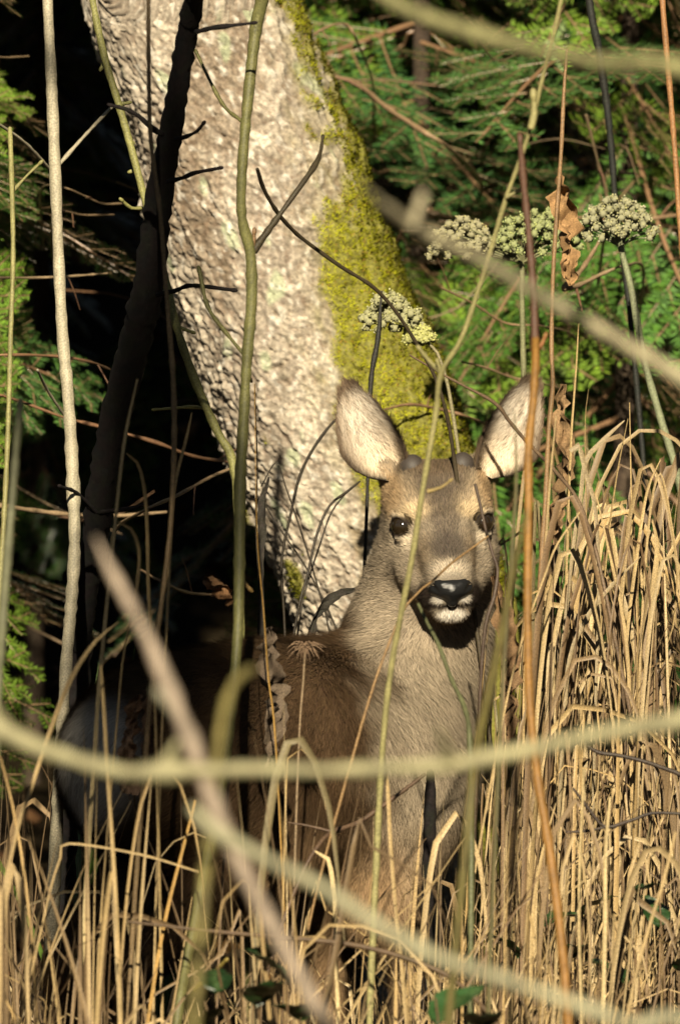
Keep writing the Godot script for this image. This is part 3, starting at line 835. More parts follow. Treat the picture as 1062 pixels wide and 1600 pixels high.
	# fine brush that nobody could count
	for side_ in 2:
		var mb := MB.new()
		for k in ([24, 60][side_]):
			var x := rng.randf_range(-0.55, -0.06) if side_ == 0 else rng.randf_range(0.08, 0.62)
			var z := rng.randf_range(-3.4, -1.3)
			var y := ground_y(x, z) + rng.randf_range(0.05, 1.3)
			var a := rng.randf() * TAU
			var d := Vector3(cos(a), rng.randf_range(-0.5, 0.5), sin(a) * 0.7).normalized()
			var l := rng.randf_range(0.06, 0.28)
			var p := Vector3(x, y, z)
			tube(mb, [p, p + d * l * 0.5 + Vector3(0, rng.randf_range(-0.02, 0.03), 0), p + d * l + Vector3(0, rng.randf_range(-0.03, 0.02), 0)], [0.0015, 0.0011, 0.0005], Color(0.2, 0.11, 0.06).lerp(Color(0.32, 0.24, 0.15), rng.randf()), 4, 0.05, 0.2, 0.1)
		tag(put("dead_brushwood", mb, M.stem, self, Vector3(-0.3 if side_ == 0 else 0.35, 0.3, -2.3)), ["tangle of fine dead twigs in the dark wood left of the trunk", "tangle of fine dead twigs among the firs right of the trunk"][side_], "brushwood", "", "stuff")

# ---------------------------------------------------------------- the deer
var PA := PackedVector3Array()
var PB := PackedVector3Array()
var PI2 := PackedFloat32Array()
var RA := PackedFloat32Array()
var RD := PackedFloat32Array()
var PK := PackedFloat32Array()
var PS := PackedInt32Array()
var HT: Transform3D          # head: millimetres of its own to metres of the place
var HI: Transform3D

func bone(a: Vector3, b: Vector3, ra: float, rb: float, k := 0.03, carve := 0) -> void:
	PA.append(a)
	PB.append(b - a)
	PI2.append(1.0 / maxf((b - a).length_squared(), 1e-12))
	RA.append(ra)
	RD.append(rb - ra)
	PK.append(k)
	PS.append(carve)

func hb(a: Vector3, b: Vector3, ra: float, rb: float, k := 10.0, carve := 0) -> void:      # the same in head millimetres
	bone(HT * a, HT * b, ra * 0.001, rb * 0.001, k * 0.001, carve)

func sd(p: Vector3, idx: PackedInt32Array) -> float:
	var d := 1.0
	for i in idx:
		var pa := p - PA[i]
		var ba := PB[i]
		var h := clampf(pa.dot(ba) * PI2[i], 0.0, 1.0)
		var q := (pa - ba * h).length() - RA[i] - RD[i] * h
		var k := PK[i]
		if PS[i] == 0:
			var e := maxf(k - absf(d - q), 0.0)
			d = minf(d, q) - e * e / k * 0.25
		else:
			q = -q
			var e := maxf(k - absf(d - q), 0.0)
			d = maxf(d, q) + e * e / k * 0.25
	return d

func nets(mb: MB, box: AABB, cs: float, all: PackedInt32Array, hole: AABB, has_hole: bool) -> void:
	const B := 5
	var nx := int(ceil(box.size.x / cs / B)) * B
	var ny := int(ceil(box.size.y / cs / B)) * B
	var nzz := int(ceil(box.size.z / cs / B)) * B
	var ids := PackedInt32Array()
	ids.resize(nx * ny * nzz)
	ids.fill(-1)
	var masks := PackedByteArray()
	masks.resize(nx * ny * nzz)
	var cells := PackedInt32Array()
	var half := B * cs * 0.5
	var reach := half * 1.7321
	var W := B + 1
	var val := PackedFloat32Array()
	val.resize(W * W * W)
	for bz in nzz / B:
		for by in ny / B:
			for bx in nx / B:
				var o := box.position + Vector3(bx, by, bz) * (B * cs)
				var ctr := o + Vector3.ONE * half
				var dc := sd(ctr, all)
				if absf(dc) > reach + 0.014: continue
				var idx := PackedInt32Array()
				for i in all:
					var pa := ctr - PA[i]
					var ba := PB[i]
					var h := clampf(pa.dot(ba) * PI2[i], 0.0, 1.0)
					var q := (pa - ba * h).length() - RA[i] - RD[i] * h
					if q < reach * 2.0 + PK[i]: idx.append(i)
				if idx.is_empty(): continue
				for z in W:
					for y in W:
						for x in W:
							val[(z * W + y) * W + x] = sd(o + Vector3(x, y, z) * cs, idx)
				for z in B:
					for y in B:
						for x in B:
							var q := (z * W + y) * W + x
							var v0 := val[q]
							var v1 := val[q + 1]
							var v2 := val[q + W]
							var v3 := val[q + W + 1]
							var v4 := val[q + W * W]
							var v5 := val[q + W * W + 1]
							var v6 := val[q + W * W + W]
							var v7 := val[q + W * W + W + 1]
							var m := int(v0 < 0) + 2 * int(v1 < 0) + 4 * int(v2 < 0) + 8 * int(v3 < 0) + 16 * int(v4 < 0) + 32 * int(v5 < 0) + 64 * int(v6 < 0) + 128 * int(v7 < 0)
							if m == 0 or m == 255: continue
							var lo := o + Vector3(x, y, z) * cs
							if has_hole and hole.has_point(lo + Vector3.ONE * cs * 0.5): continue
							var acc := Vector3.ZERO
							var cnt := 0
							if (v0 < 0) != (v1 < 0): acc += Vector3(v0 / (v0 - v1), 0, 0); cnt += 1
							if (v2 < 0) != (v3 < 0): acc += Vector3(v2 / (v2 - v3), 1, 0); cnt += 1
							if (v4 < 0) != (v5 < 0): acc += Vector3(v4 / (v4 - v5), 0, 1); cnt += 1
							if (v6 < 0) != (v7 < 0): acc += Vector3(v6 / (v6 - v7), 1, 1); cnt += 1
							if (v0 < 0) != (v2 < 0): acc += Vector3(0, v0 / (v0 - v2), 0); cnt += 1
							if (v1 < 0) != (v3 < 0): acc += Vector3(1, v1 / (v1 - v3), 0); cnt += 1
							if (v4 < 0) != (v6 < 0): acc += Vector3(0, v4 / (v4 - v6), 1); cnt += 1
							if (v5 < 0) != (v7 < 0): acc += Vector3(1, v5 / (v5 - v7), 1); cnt += 1
							if (v0 < 0) != (v4 < 0): acc += Vector3(0, 0, v0 / (v0 - v4)); cnt += 1
							if (v1 < 0) != (v5 < 0): acc += Vector3(1, 0, v1 / (v1 - v5)); cnt += 1
							if (v2 < 0) != (v6 < 0): acc += Vector3(0, 1, v2 / (v2 - v6)); cnt += 1
							if (v3 < 0) != (v7 < 0): acc += Vector3(1, 1, v3 / (v3 - v7)); cnt += 1
							var cell := ((bz * B + z) * ny + by * B + y) * nx + bx * B + x
							ids[cell] = mb.vert(lo + acc / cnt * cs, Vector3.UP, Color.WHITE)
							masks[cell] = m
							cells.append(cell)
	var sx := 1
	var sy := nx
	var sz := nx * ny
	for cell in cells:
		var m := masks[cell]
		var s0 := m & 1
		var x := cell % nx
		var y := (cell / nx) % ny
		var z := cell / sz
		for ax in 3:
			var bit := [2, 4, 16][ax] as int
			if s0 == int((m & bit) != 0): continue
			var u: int = [sy, sz, sx][ax]
			var w: int = [sz, sx, sy][ax]
			if (ax == 0 and (y == 0 or z == 0)) or (ax == 1 and (z == 0 or x == 0)) or (ax == 2 and (x == 0 or y == 0)): continue
			var a := ids[cell]
			var b := ids[cell - u]
			var d := ids[cell - u - w]
			var e := ids[cell - w]
			if b < 0 or d < 0 or e < 0: continue
			if s0 == 1: mb.quad(a, e, d, b)
			else: mb.quad(a, b, d, e)

func near_w(p: Vector3, c: Vector3, r: Vector3, soft := 0.35) -> float:
	var d := ((p - c) / r).length()
	return 1.0 - smoothstep(1.0 - soft, 1.0 + soft, d)

func coat(p: Vector3) -> Color:
	var l := HI * p
	var n1 := nz.get_noise_3dv(p * 22.0)
	var n2 := nz.get_noise_3dv(p * 75.0)
	var c := Color(0.215, 0.18, 0.133)                                    # neck: grey fawn
	# trunk of the body: warm brown behind the neck
	var q := at(560, 1120, 0.0)
	var body := smoothstep(0.05, -0.012, (p.x - q.x) + 0.06 * (p.y - q.y) + 0.02 * n1)
	c = c.lerp(Color(0.056, 0.036, 0.021), body * (1.0 - smoothstep(1.02, 1.1, p.y)))
	var brushed := nz.get_noise_3dv(Vector3(p.x * 9.0, p.y * 14.0, p.z * 9.0) + Vector3(5, 5, 5))
	c = c.lerp(Color(0.055, 0.035, 0.02), body * smoothstep(0.15, 0.6, brushed) * 0.7)
	c = c.lerp(Color(0.24, 0.16, 0.09), smoothstep(0.42, 0.3, p.y) * 0.7 * smoothstep(-0.12, -0.02, p.x))     # belly side and legs
	var rump := at(150, 1190, 0.28)
	c = c.lerp(Color(0.36, 0.35, 0.33), near_w(p, rump, Vector3(0.05, 0.07, 0.11), 0.35))
	# the head
	var head := smoothstep(-0.16, -0.13, p.y - HT.origin.y) * smoothstep(-150.0, -110.0, l.z) * (1.0 - smoothstep(84.0, 108.0, absf(l.x)))
	if head > 0.0:
		var f := Color(0.222, 0.184, 0.136)
		f = f.lerp(Color(0.33, 0.255, 0.165), near_w(l, Vector3(0, 30, 0), Vector3(70, 26, 60), 0.4) * 0.75)   # buff brow
		f = f.lerp(Color(0.36, 0.25, 0.14), near_w(l, Vector3(-56, 36, -25), Vector3(18, 26, 40), 0.4) * 0.8)
		f = f.lerp(Color(0.36, 0.25, 0.14), near_w(l, Vector3(56, 36, -25), Vector3(18, 26, 40), 0.4) * 0.8)
		f = f.lerp(Color(0.05, 0.04, 0.032), near_w(l, Vector3(0, 50, 0), Vector3(34, 28, 60), 0.45) * 0.9)   # dark forehead
		f = f.lerp(Color(0.08, 0.058, 0.038), near_w(l, Vector3(0, 66, -30), Vector3(50, 16, 50), 0.4) * 0.8)
		f = f.lerp(Color(0.062, 0.05, 0.04), near_w(l, Vector3(0, 5, 30), Vector3(17, 36, 45), 0.45) * 0.85)
		for s: float in [-1.0, 1.0]:
			f = f.lerp(Color(0.5, 0.39, 0.24), near_w(l, Vector3(30 * s, 14, 12), Vector3(16, 10, 24), 0.5) * 0.8)   # pale brows
			f = f.lerp(Color(0.52, 0.44, 0.33), near_w(l, Vector3(40 * s, -18, 10), Vector3(20, 9, 26), 0.5) * 0.9)   # pale under the eye
			f = f.lerp(Color(0.19, 0.135, 0.08), near_w(l, Vector3(22 * s, -34, 40), Vector3(10, 24, 26), 0.6) * 0.6)
		f = f.lerp(Color(0.055, 0.045, 0.037), near_w(l, Vector3(0, -24, 55), Vector3(21, 19, 40), 0.45) * 0.95)     # grey bridge
		f = f.lerp(Color(0.33, 0.28, 0.215), near_w(l, Vector3(0, -46, 78), Vector3(22, 9, 24), 0.5) * 0.85)      # pale band over the nose
		for s: float in [-1.0, 1.0]:
			f = f.lerp(Color(0.022, 0.017, 0.014), near_w(l, Vector3(27 * s, -76, 68), Vector3(11, 16, 28), 0.35))     # black at the lips
			f = f.lerp(Color(0.46, 0.42, 0.36), near_w(l, Vector3(16 * s, -79, 84), Vector3(6.5, 5.5, 12), 0.3))
			f = f.lerp(Color(0.03, 0.022, 0.016), near_w(l, Vector3(46 * s, 0, 9), Vector3(15.5, 13.0, 15.5), 0.12))  # eye rims
		f = f.lerp(Color(0.12, 0.085, 0.055), near_w(l, Vector3(0, -100, 30), Vector3(34, 12, 50), 0.5) * 0.7)
		f = f.lerp(Color(0.5, 0.46, 0.4), near_w(l, Vector3(0, -96, 76), Vector3(17, 8, 18), 0.3))              # white chin
		if l.z > 55.0 and absf(l.x) < 24.0: f = f.lerp(Color(0.02, 0.015, 0.012), 1.0 - smoothstep(1.0, 3.0, absf(l.y + 86.0 - 0.006 * l.x * l.x)))
		c = c.lerp(f, head)
	var g := 1.0 + 0.14 * n1 + 0.16 * n2
	return Color(c.r * g, c.g * g, c.b * g)

func flow(p: Vector3) -> Vector3:
	var l := HI * p
	var nose := Vector3(0, -62, 95)
	var on_head := HT.basis * ((l - nose).normalized() + Vector3(0, 0.1, -0.4)) * 1000.0
	var w := smoothstep(-170.0, -50.0, l.y + 0.35 * minf(l.z, 0.0))
	return on_head * w + on_trunk(p) * (1.0 - w)

func on_trunk(p: Vector3) -> Vector3:
	var to_rump := Vector3(-0.7, 0, 0.6)
	return (Vector3(0, -1, 0.0) + to_rump * smoothstep(0.06, -0.1, p.x) * 1.4)

func hairs(mb: MB, skin: MB, first_tri: int, last_tri: int, dens: float, len_: float, wid: float, r: RandomNumberGenerator, mode: int) -> void:
	var t := first_tri
	while t < last_tri:
		var a := skin.i[t]
		var b := skin.i[t + 1]
		var d := skin.i[t + 2]
		t += 3
		var pa := skin.v[a]
		var pb := skin.v[b]
		var pd := skin.v[d]
		var fn := skin.n[a]
		var want := (pb - pa).cross(pd - pa).length() * 0.5 * dens * (1.0 if fn.z > -0.25 else 0.25)
		var l0 := HI * pa
		var ln := len_
		if mode == 0:
			if l0.y > -110.0 and l0.z > -100.0: ln = lerpf(0.0045, 0.009, clampf((40.0 - l0.z) / 110.0, 0, 1))
			if l0.z > -20.0 and (l0 - Vector3(46 * signf(l0.x), 0, 9)).length() < 15.5: continue
			if (l0 - Vector3(0, -67, 90)).length() < 18.5: continue
		var cnt := int(want + r.randf())
		for k in cnt:
			var u := r.randf()
			var w := r.randf()
			if u + w > 1.0:
				u = 1.0 - u
				w = 1.0 - w
			var p := pa + (pb - pa) * u + (pd - pa) * w
			var n := (fn * (1.0 - u - w) + skin.n[b] * u + skin.n[d] * w).normalized()
			var fl: Vector3
			if mode == 0: fl = flow(p)
			else: fl = ear_axis * 1.0 + Vector3(0, 0.2, 0)
			fl = fl - n * fl.dot(n)
			if fl.length_squared() < 1e-8: continue
			fl = fl.normalized()
			var jit := Vector3(r.randf_range(-1, 1), r.randf_range(-1, 1), r.randf_range(-1, 1))
			var clump := nz.get_noise_3dv(p * 160.0) * 0.5
			var lift := 0.28 if mode == 0 else 0.5
			var dir := (fl + n * lift + jit * 0.28 + fl.cross(n) * clump).normalized()
			var side := dir.cross(n).normalized() * wid * r.randf_range(0.6, 1.2)
			var cc := skin.c[a] * (1.0 - u - w) + skin.c[b] * u + skin.c[d] * w
			var g := r.randf_range(0.72, 1.28)
			if r.randf() < 0.12: g *= 0.55
			var base_c := Color(cc.r * g * 0.8, cc.g * g * 0.78, cc.b * g * 0.76)
			var tip_c := Color(cc.r * g * 1.2, cc.g * g * 1.16, cc.b * g * 1.1)
			var hn := (n + jit * 0.18).normalized()
			var x := mb.v.size()
			mb.v.append(p - side)
			mb.v.append(p + side)
			mb.v.append(p + dir * ln * r.randf_range(0.6, 1.25))
			mb.n.append(hn)
			mb.n.append(hn)
			mb.n.append(hn)
			mb.c.append(base_c)
			mb.c.append(base_c)
			mb.c.append(tip_c)
			mb.i.append(x)
			mb.i.append(x + 1)
			mb.i.append(x + 2)

var ear_axis := Vector3.UP

func ear(mb: MB, side: float, base: Vector3, tip: Vector3, half_w: float, face: Vector3) -> void:
	var axis := tip - base
	var f := (HT.basis * face).normalized()
	f = (f - axis.normalized() * f.dot(axis.normalized())).normalized()
	var l := axis.normalized().cross(f).normalized()
	if l.x * side < 0.0: l = -l                                     # points outward
	var nu := 34
	var nv := 24
	var prof := [0.34, 0.66, 0.88, 1.0, 1.0, 0.94, 0.82, 0.64, 0.40, 0.05]
	var firsts: Array = []
	for layer in 2:
		firsts.append(mb.v.size())
		for a in nu + 1:
			var u := float(a) / nu
			var x := u * 9.0
			var k := mini(int(x), 8)
			var w: float = lerpf(prof[k], prof[k + 1], x - k) * half_w
			if u > 0.88: w = half_w * 0.46 * sqrt(maxf(0.0, 1.0 - pow((u - 0.86) / 0.14, 2.0)))
			var ph: float = lerpf(1.9, 0.75, smoothstep(0.0, 0.75, u))
			var rr: float = w / sin(minf(ph, PI * 0.5))
			var spine := base + axis * u + l * (0.010 * sin(PI * u)) - f * 0.012 * sin(PI * u)
			for b in nv + 1:
				var v := b * 2.0 / nv - 1.0
				var an := v * ph
				var nrm := (f * cos(an) - l * sin(an)).normalized()      # towards the hollow
				var p := spine + l * rr * sin(an) + f * rr * (1.0 - cos(an))
				p += nrm * (0.0011 if layer == 0 else -0.0011) * (1.0 - pow(absf(v), 6.0))
				p += l * 0.0012 * nz.get_noise_2d(u * 6.0 + side * 9.0, v * 3.0)
				var c: Color
				if layer == 0:
					c = Color(0.47, 0.425, 0.36).lerp(Color(0.58, 0.485, 0.36), smoothstep(0.55, 0.0, u))
					var strands := nz.get_noise_2d(u * 3.0 + v * 1.5 + side * 5.0, v * 9.0)
					c = c.lerp(Color(0.2, 0.155, 0.11), smoothstep(-0.1, 0.35, strands) * smoothstep(0.15, 0.5, u) * 0.65)
					c = c.lerp(Color(0.2, 0.16, 0.12), smoothstep(0.2, 0.8, v) * 0.75 * smoothstep(0.1, 0.3, u))
					c = c.lerp(Color(0.09, 0.065, 0.045), maxf(smoothstep(0.8, 0.94, absf(v)) * 0.95, smoothstep(0.76, 0.92, u)))
				else:
					c = Color(0.17, 0.125, 0.08).lerp(Color(0.07, 0.05, 0.035), maxf(smoothstep(0.75, 0.98, absf(v)), smoothstep(0.8, 1.0, u)))
				mb.vert(p, nrm if layer == 0 else -nrm, c)
	var row := nv + 1
	for layer in 2:
		var s: int = firsts[layer]
		for a in nu:
			for b in nv:
				var q := s + a * row + b
				mb.quad(q, q + row, q + row + 1, q + 1)

func ball(mb: MB, c: Vector3, r: float, f: Callable, seg := 28) -> void:
	var first := mb.v.size()
	for a in seg + 1:
		var th := PI * a / seg
		for b in seg:
			var ph := TAU * b / seg
			var d := Vector3(sin(th) * cos(ph), cos(th), sin(th) * sin(ph))
			mb.vert(c + d * r, d, f.call(d))
	for a in seg:
		for b in seg:
			var q := first + a * seg + b
			var w := first + a * seg + (b + 1) % seg
			mb.quad(q, w, w + seg, q + seg)

func make_deer() -> void:
	var hb_ := Basis(Vector3.BACK, deg_to_rad(2.5)) * Basis(Vector3.UP, deg_to_rad(4.5))
	HT = Transform3D(hb_.scaled(Vector3.ONE * 0.001), at(690, 819, 0.0))
	HI = HT.affine_inverse()
	# --- head
	hb(Vector3(0, 10, -54), Vector3(0, 14, -44), 52, 52)
	hb(Vector3(-16, 32, -26), Vector3(16, 32, -26), 33, 33, 14)
	hb(Vector3(0, 2, -4), Vector3(0, -60, 63), 37, 23, 14)
	hb(Vector3(0, -12, 20), Vector3(0, -50, 62), 29, 24, 10)
	hb(Vector3(0, -58, -36), Vector3(0, -92, 52), 34, 15, 16)
	for s: float in [-1.0, 1.0]:
		hb(Vector3(32 * s, -36, -30), Vector3(29 * s, -44, 2), 30, 25, 16)
		hb(Vector3(25 * s, -57, 15), Vector3(17 * s, -77, 58), 21, 15, 14)
		hb(Vector3(30 * s, 16, -4), Vector3(41 * s, 12, -20), 15, 14, 10)
		hb(Vector3(34 * s, -14, 6), Vector3(45 * s, -8, -22), 13, 13, 10)
		hb(Vector3(14 * s, -74, 68), Vector3(10 * s, -78, 74), 11, 10, 8)
		hb(Vector3(36 * s, 40, -56), Vector3(50 * s, 58, -57), 22, 15, 16)
		hb(Vector3(27 * s, 52, -32), Vector3(28 * s, 62, -34), 13, 12, 10)
	hb(Vector3(-8, -93, 64), Vector3(8, -93, 64), 11, 11, 8)
	hb(Vector3(-7, -60, 78), Vector3(7, -60, 78), 14, 14, 8)
	for s: float in [-1.0, 1.0]:
		var e := Vector3(40 * s, 0, 3)
		hb(e + Vector3(5 * s, 0, 5), e + Vector3(8 * s, 0, 8), 12.6, 12.6, 4, 1)
		var o := Vector3(0.70 * s, 0.0, 0.71)
		var t := Vector3(0.71 * s, 0, -0.70)
		var cf := e + o * 7.0 - t * 15 + Vector3(0, -4.0, 0)
		var cb := e + o * 8.0 + t * 14 + Vector3(0, 1.0, 0)
		var um := e + o * 12.5 + Vector3(0, 12.0, 0)
		var dm := e + o * 11.5 + Vector3(0, -12.0, 0)
		hb(cf, um - t * 4, 2.4, 3.2, 3)
		hb(um - t * 4, um + t * 5, 3.2, 3.2, 3)
		hb(um + t * 5, cb, 3.2, 2.4, 3)
		hb(cf, dm - t * 3, 2.4, 2.6, 3)
		hb(dm - t * 3, dm + t * 4, 2.6, 2.6, 3)
		hb(dm + t * 4, cb, 2.6, 2.4, 3)
	# --- neck, trunk
	var n0 := at(683, 830, -0.07)
	var n1 := at(668, 930, -0.085)
	var n2 := at(640, 1055, -0.07)
	var n3 := at(575, 1190, -0.02)
	bone(n0, n1, 0.052, 0.064, 0.04)
	bone(n1, n2, 0.064, 0.079, 0.04)
	bone(n2, n3, 0.079, 0.108, 0.05)
	var th := at(400, 1195, 0.06)
	var hip := at(285, 1195, 0.13)
	var rump := at(222, 1195, 0.19)
	bone(n3, th, 0.108, 0.125, 0.05)
	bone(th, hip, 0.125, 0.108, 0.05)
	bone(hip, rump, 0.108, 0.09, 0.05)
	bone(at(600, 1200, -0.06), at(590, 1260, -0.05), 0.082, 0.075, 0.05)
	bone(at(475, 1096, -0.02), at(520, 1140, -0.03), 0.06, 0.06, 0.05)          # withers
	bone(rump + Vector3(-0.02, 0.02, 0.06), rump + Vector3(-0.04, -0.05, 0.05), 0.035, 0.012, 0.04)
	var fwd := Vector3(0.7, 0, -0.71)
	var lat := Vector3(0.71, 0, 0.70)
	for s: float in [-1.0, 1.0]:
		var sh := at(575, 1240, -0.02) + lat * 0.052 * s
		var elbow := sh + Vector3(0, -0.12, 0) - fwd * 0.03
		var knee := Vector3(sh.x, 0.22, sh.z) + fwd * (0.0 + 0.01 * s)
		var fet := Vector3(knee.x, 0.075, knee.z) + fwd * 0.005
		var toe := Vector3(fet.x, 0.022, fet.z) + fwd * 0.022
		bone(sh, elbow, 0.062, 0.042, 0.05)
		bone(elbow, knee, 0.038, 0.019, 0.03)
		bone(knee, fet, 0.0195, 0.0125, 0.015)
		bone(fet, toe, 0.015, 0.014, 0.01)
		var hp := hip + lat * 0.05 * s
		var stifle := Vector3(hp.x, 0.36, hp.z) + fwd * 0.05 + lat * 0.015 * s
		var hock := Vector3(hp.x, 0.235, hp.z) - fwd * 0.13
		var hf := Vector3(hock.x, 0.08, hock.z) + fwd * 0.015
		var ht := Vector3(hf.x, 0.022, hf.z) + fwd * 0.025
		bone(hp, stifle, 0.085, 0.06, 0.05)
		bone(stifle, hock, 0.052, 0.021, 0.03)
		bone(hock, hf, 0.021, 0.0135, 0.015)
		bone(hf, ht, 0.0155, 0.0145, 0.01)
	var all := PackedInt32Array()
	for k in PA.size(): all.append(k)
	var skin := MB.new()
	var hbox := AABB(HT.origin + Vector3(-0.105, -0.135, -0.13), Vector3(0.21, 0.24, 0.26))
	nets(skin, AABB(hbox.position, hbox.size), 0.003, all, AABB(), false)
	var bbox := AABB(Vector3(-0.38, -0.01, -0.3), Vector3(0.62, 0.95, 0.68))
	# the body's cells stop one cell inside the head's box
	var hole := AABB(hbox.position + Vector3(0.003, 0.012, 0.003), hbox.size - Vector3(0.006, 0.012, 0.006))
	nets(skin, bbox, 0.006, all, hole, true)
	skin.smooth_normals()
	for k in skin.v.size(): skin.c[k] = coat(skin.v[k])
	var body_tris := skin.i.size()
	var ear_rng := RandomNumberGenerator.new()
	ear_rng.seed = 12
	var fur := MB.new()
	hairs(fur, skin, 0, body_tris, 520000.0, 0.017, 0.00042, ear_rng, 0)
	for s: float in [-1.0, 1.0]:
		var t0 := skin.i.size()
		var base := at(626, 742, -0.045) if s < 0 else at(750, 738, -0.045)
		var tip := at(541, 596, -0.045) if s < 0 else at(832, 588, -0.05)
		ear(skin, s, base, tip, 0.034, Vector3(0.26 * s, -0.05, 0.96))
		ear_axis = (tip - base).normalized()
		hairs(fur, skin, t0, skin.i.size(), 900000.0, 0.010, 0.0004, ear_rng, 1)
	var foot := Vector3(-0.1, 0, 0.05)
	var deer := thing("roe_deer", foot, "young brown roe deer standing in the grass and looking at the camera", "deer")
	put("body", skin, M.skin, deer)
	put("fur", fur, M.fur, deer, Vector3.ZERO, "stuff")
	for s: float in [-1.0, 1.0]:
		var eb := MB.new()
		ball(eb, HT * Vector3(43.5 * s, 0, 6.6), 0.0124, func(_d): return Color(0.012, 0.008, 0.006))
		put("eye", eb, M.eye, deer)
		var ab := MB.new()
		var bp := HT * Vector3(27.0 * s, 61, -29)
		blob(ab, bp, Vector3(0.0140, 0.0155, 0.0140), Color(0.06, 0.048, 0.04), 22, 0.06, Basis(Vector3.BACK, -0.25 * s))
		put("antler_bud", ab, M.velvet, deer)
	# nose pad, meshed like the body
	for arr in [PA, PB, PI2, RA, RD, PK, PS]: arr.clear()
	PA.clear(); PB.clear(); PI2.clear(); RA.clear(); RD.clear(); PK.clear(); PS.clear()
	hb(Vector3(-9, -64, 82), Vector3(9, -64, 82), 11.5, 11.5, 6)
	hb(Vector3(0, -70, 85), Vector3(0, -80, 83), 12.5, 7, 7)
	for s: float in [-1.0, 1.0]:
		hb(Vector3(11 * s, -66, 82), Vector3(17 * s, -68, 76), 9, 8, 7)
	for s: float in [-1.0, 1.0]:
		hb(Vector3(15 * s, -70, 96), Vector3(21 * s, -64, 88), 1.8, 2.8, 3, 1)
	hb(Vector3(0, -74, 99), Vector3(0, -86, 93), 0.7, 0.7, 3, 1)
	var nidx := PackedInt32Array()
	for k in PA.size(): nidx.append(k)
	var nb := MB.new()
	nets(nb, AABB(HT * Vector3(0, -68, 83) - Vector3.ONE * 0.032, Vector3.ONE * 0.064), 0.0016, nidx, AABB(), false)
	nb.smooth_normals()
	for k in nb.c.size(): nb.c[k] = Color(0.009, 0.009, 0.01)
	put("nose", nb, M.nose, deer)

# ---------------------------------------------------------------- dried flower heads
func make_flowers() -> void:
	# centre, half width, half height in the photograph; colour
	var r := RandomNumberGenerator.new()
	r.seed = 31
	var plants := [
		["pale dried flower head at the far right above a grey green stalk", -0.5, [[963, 348, 62, 40, Color(0.235, 0.225, 0.14)]], [968, 385, 9, 985, 450, 11, 1005, 560, 12, 1030, 650, 12, 1062, 760, 12, 1100, 950, 12], Color(0.24, 0.26, 0.15)],
		["two dried flower heads side by side in the middle one greener than the other", -0.6, [[722, 376, 54, 36, Color(0.24, 0.222, 0.135)], [838, 366, 68, 40, Color(0.22, 0.245, 0.11)]], [815, 410, 8, 815, 470, 9, 818, 600, 9, 825, 800, 10], Color(0.2, 0.2, 0.1)],
		["small drooping dried flower head over the moss above the deer's ear", -0.35, [[610, 492, 48, 36, Color(0.25, 0.245, 0.135)], [654, 525, 22, 16, Color(0.3, 0.3, 0.12)]], [640, 505, 4, 668, 535, 5, 690, 570, 6, 715, 700, 6], Color(0.25, 0.22, 0.12)]]
	for f in plants:
		var z: float = f[1]
		var pts: Array = []
		var rads: Array = []
		path(z, z, f[3], pts, rads)
		root_down(pts, rads)
		var o := thing("dried_flower", pts[-1], f[0], "dried flower", "dried flower heads behind the deer")
		var mb := MB.new()
		tube(mb, pts, rads, f[4], 7)
		put("stem", mb, M.stem, o)
		for h in f[2]:
			var s := px_size(z)
			var c := at(h[0], h[1], z)
			var w: float = h[2] * s
			var hh: float = h[3] * s
			var fb := MB.new()
			var rb := MB.new()
			var joint: Vector3 = pts[0]
			for k in 92:
				var a := k * 2.39996
				var q := sqrt((k + 0.5) / 92.0)
				var cup := c + Vector3(cos(a) * q * w, hh * (0.75 - 1.25 * q * q) + r.randf_range(-0.3, 0.3) * hh, sin(a) * q * w * 0.75)
				if k % 4 == 0: tube(rb, [joint, joint.lerp(cup, 0.5) + Vector3(0, 0.004, 0), cup], [0.0016, 0.001, 0.0007], f[4], 5, 0.01)
				blob(fb, cup, Vector3.ONE * 0.0048, h[4] * 0.75, 6, 0.3)
				for m in 20:
					var d := Vector3(r.randf_range(-1, 1), r.randf_range(-0.7, 1), r.randf_range(-1, 1)).normalized() * r.randf_range(0.35, 1.0) * 0.0068
					var g := r.randf_range(0.55, 1.3)
					var col: Color = h[4]
					blob(fb, cup + d, Vector3.ONE * r.randf_range(0.0007, 0.0016), Color(col.r * g, col.g * g, col.b * g * r.randf_range(0.7, 1.1)), 5, 0.0)
			put("flower_stalks", rb, M.stem, o)
			put("flower_cluster", fb, M.floret, o, Vector3.ZERO, "stuff")

# ---------------------------------------------------------------- dry grass
func blade(mb: MB, base: Vector3, h: float, az: float, lean: float, w: float, col: Color, kink: float, r: RandomNumberGenerator) -> void:
	var d := Vector3(cos(az), 0, sin(az))
	var pts: Array = []
	var wids: Array = []
	var n := 5
	if kink > 0.0:
		var top := base + Vector3(0, h * kink, 0) + d * lean * kink * kink * 0.6
		var rest := h * (1.0 - kink)
		var soft := r.randf() < 0.65
		pts = [base, base.lerp(top, 0.55) + d * lean * 0.02, top, top + d * rest * (0.3 if soft else 0.1) + Vector3(0, rest * (0.12 if soft else -0.25), 0), top + d * rest * 0.65 + Vector3(0, -rest * (0.1 if soft else 0.6), 0), top + d * rest * 0.85 + Vector3(0, -rest * (0.75 if soft else 1.2), 0)]
		wids = [w * 0.8, w, w * 0.95, w * 0.85, w * 0.6, w * 0.1]
	else:
		for k in n + 1:
			var t := float(k) / n
			pts.append(base + Vector3(0, h * (t - 0.12 * lean * t * t), 0) + d * lean * h * t * t)
			wids.append(w * (0.75 + 0.5 * t) * (1.0 - pow(t, 3.0)) + w * 0.04)
	ribbon(mb, pts, wids, col, Vector3(r.randf_range(-0.7, 0.7), 0.1, 1).normalized(), r.randf_range(-1.6, 1.6), 0.05)

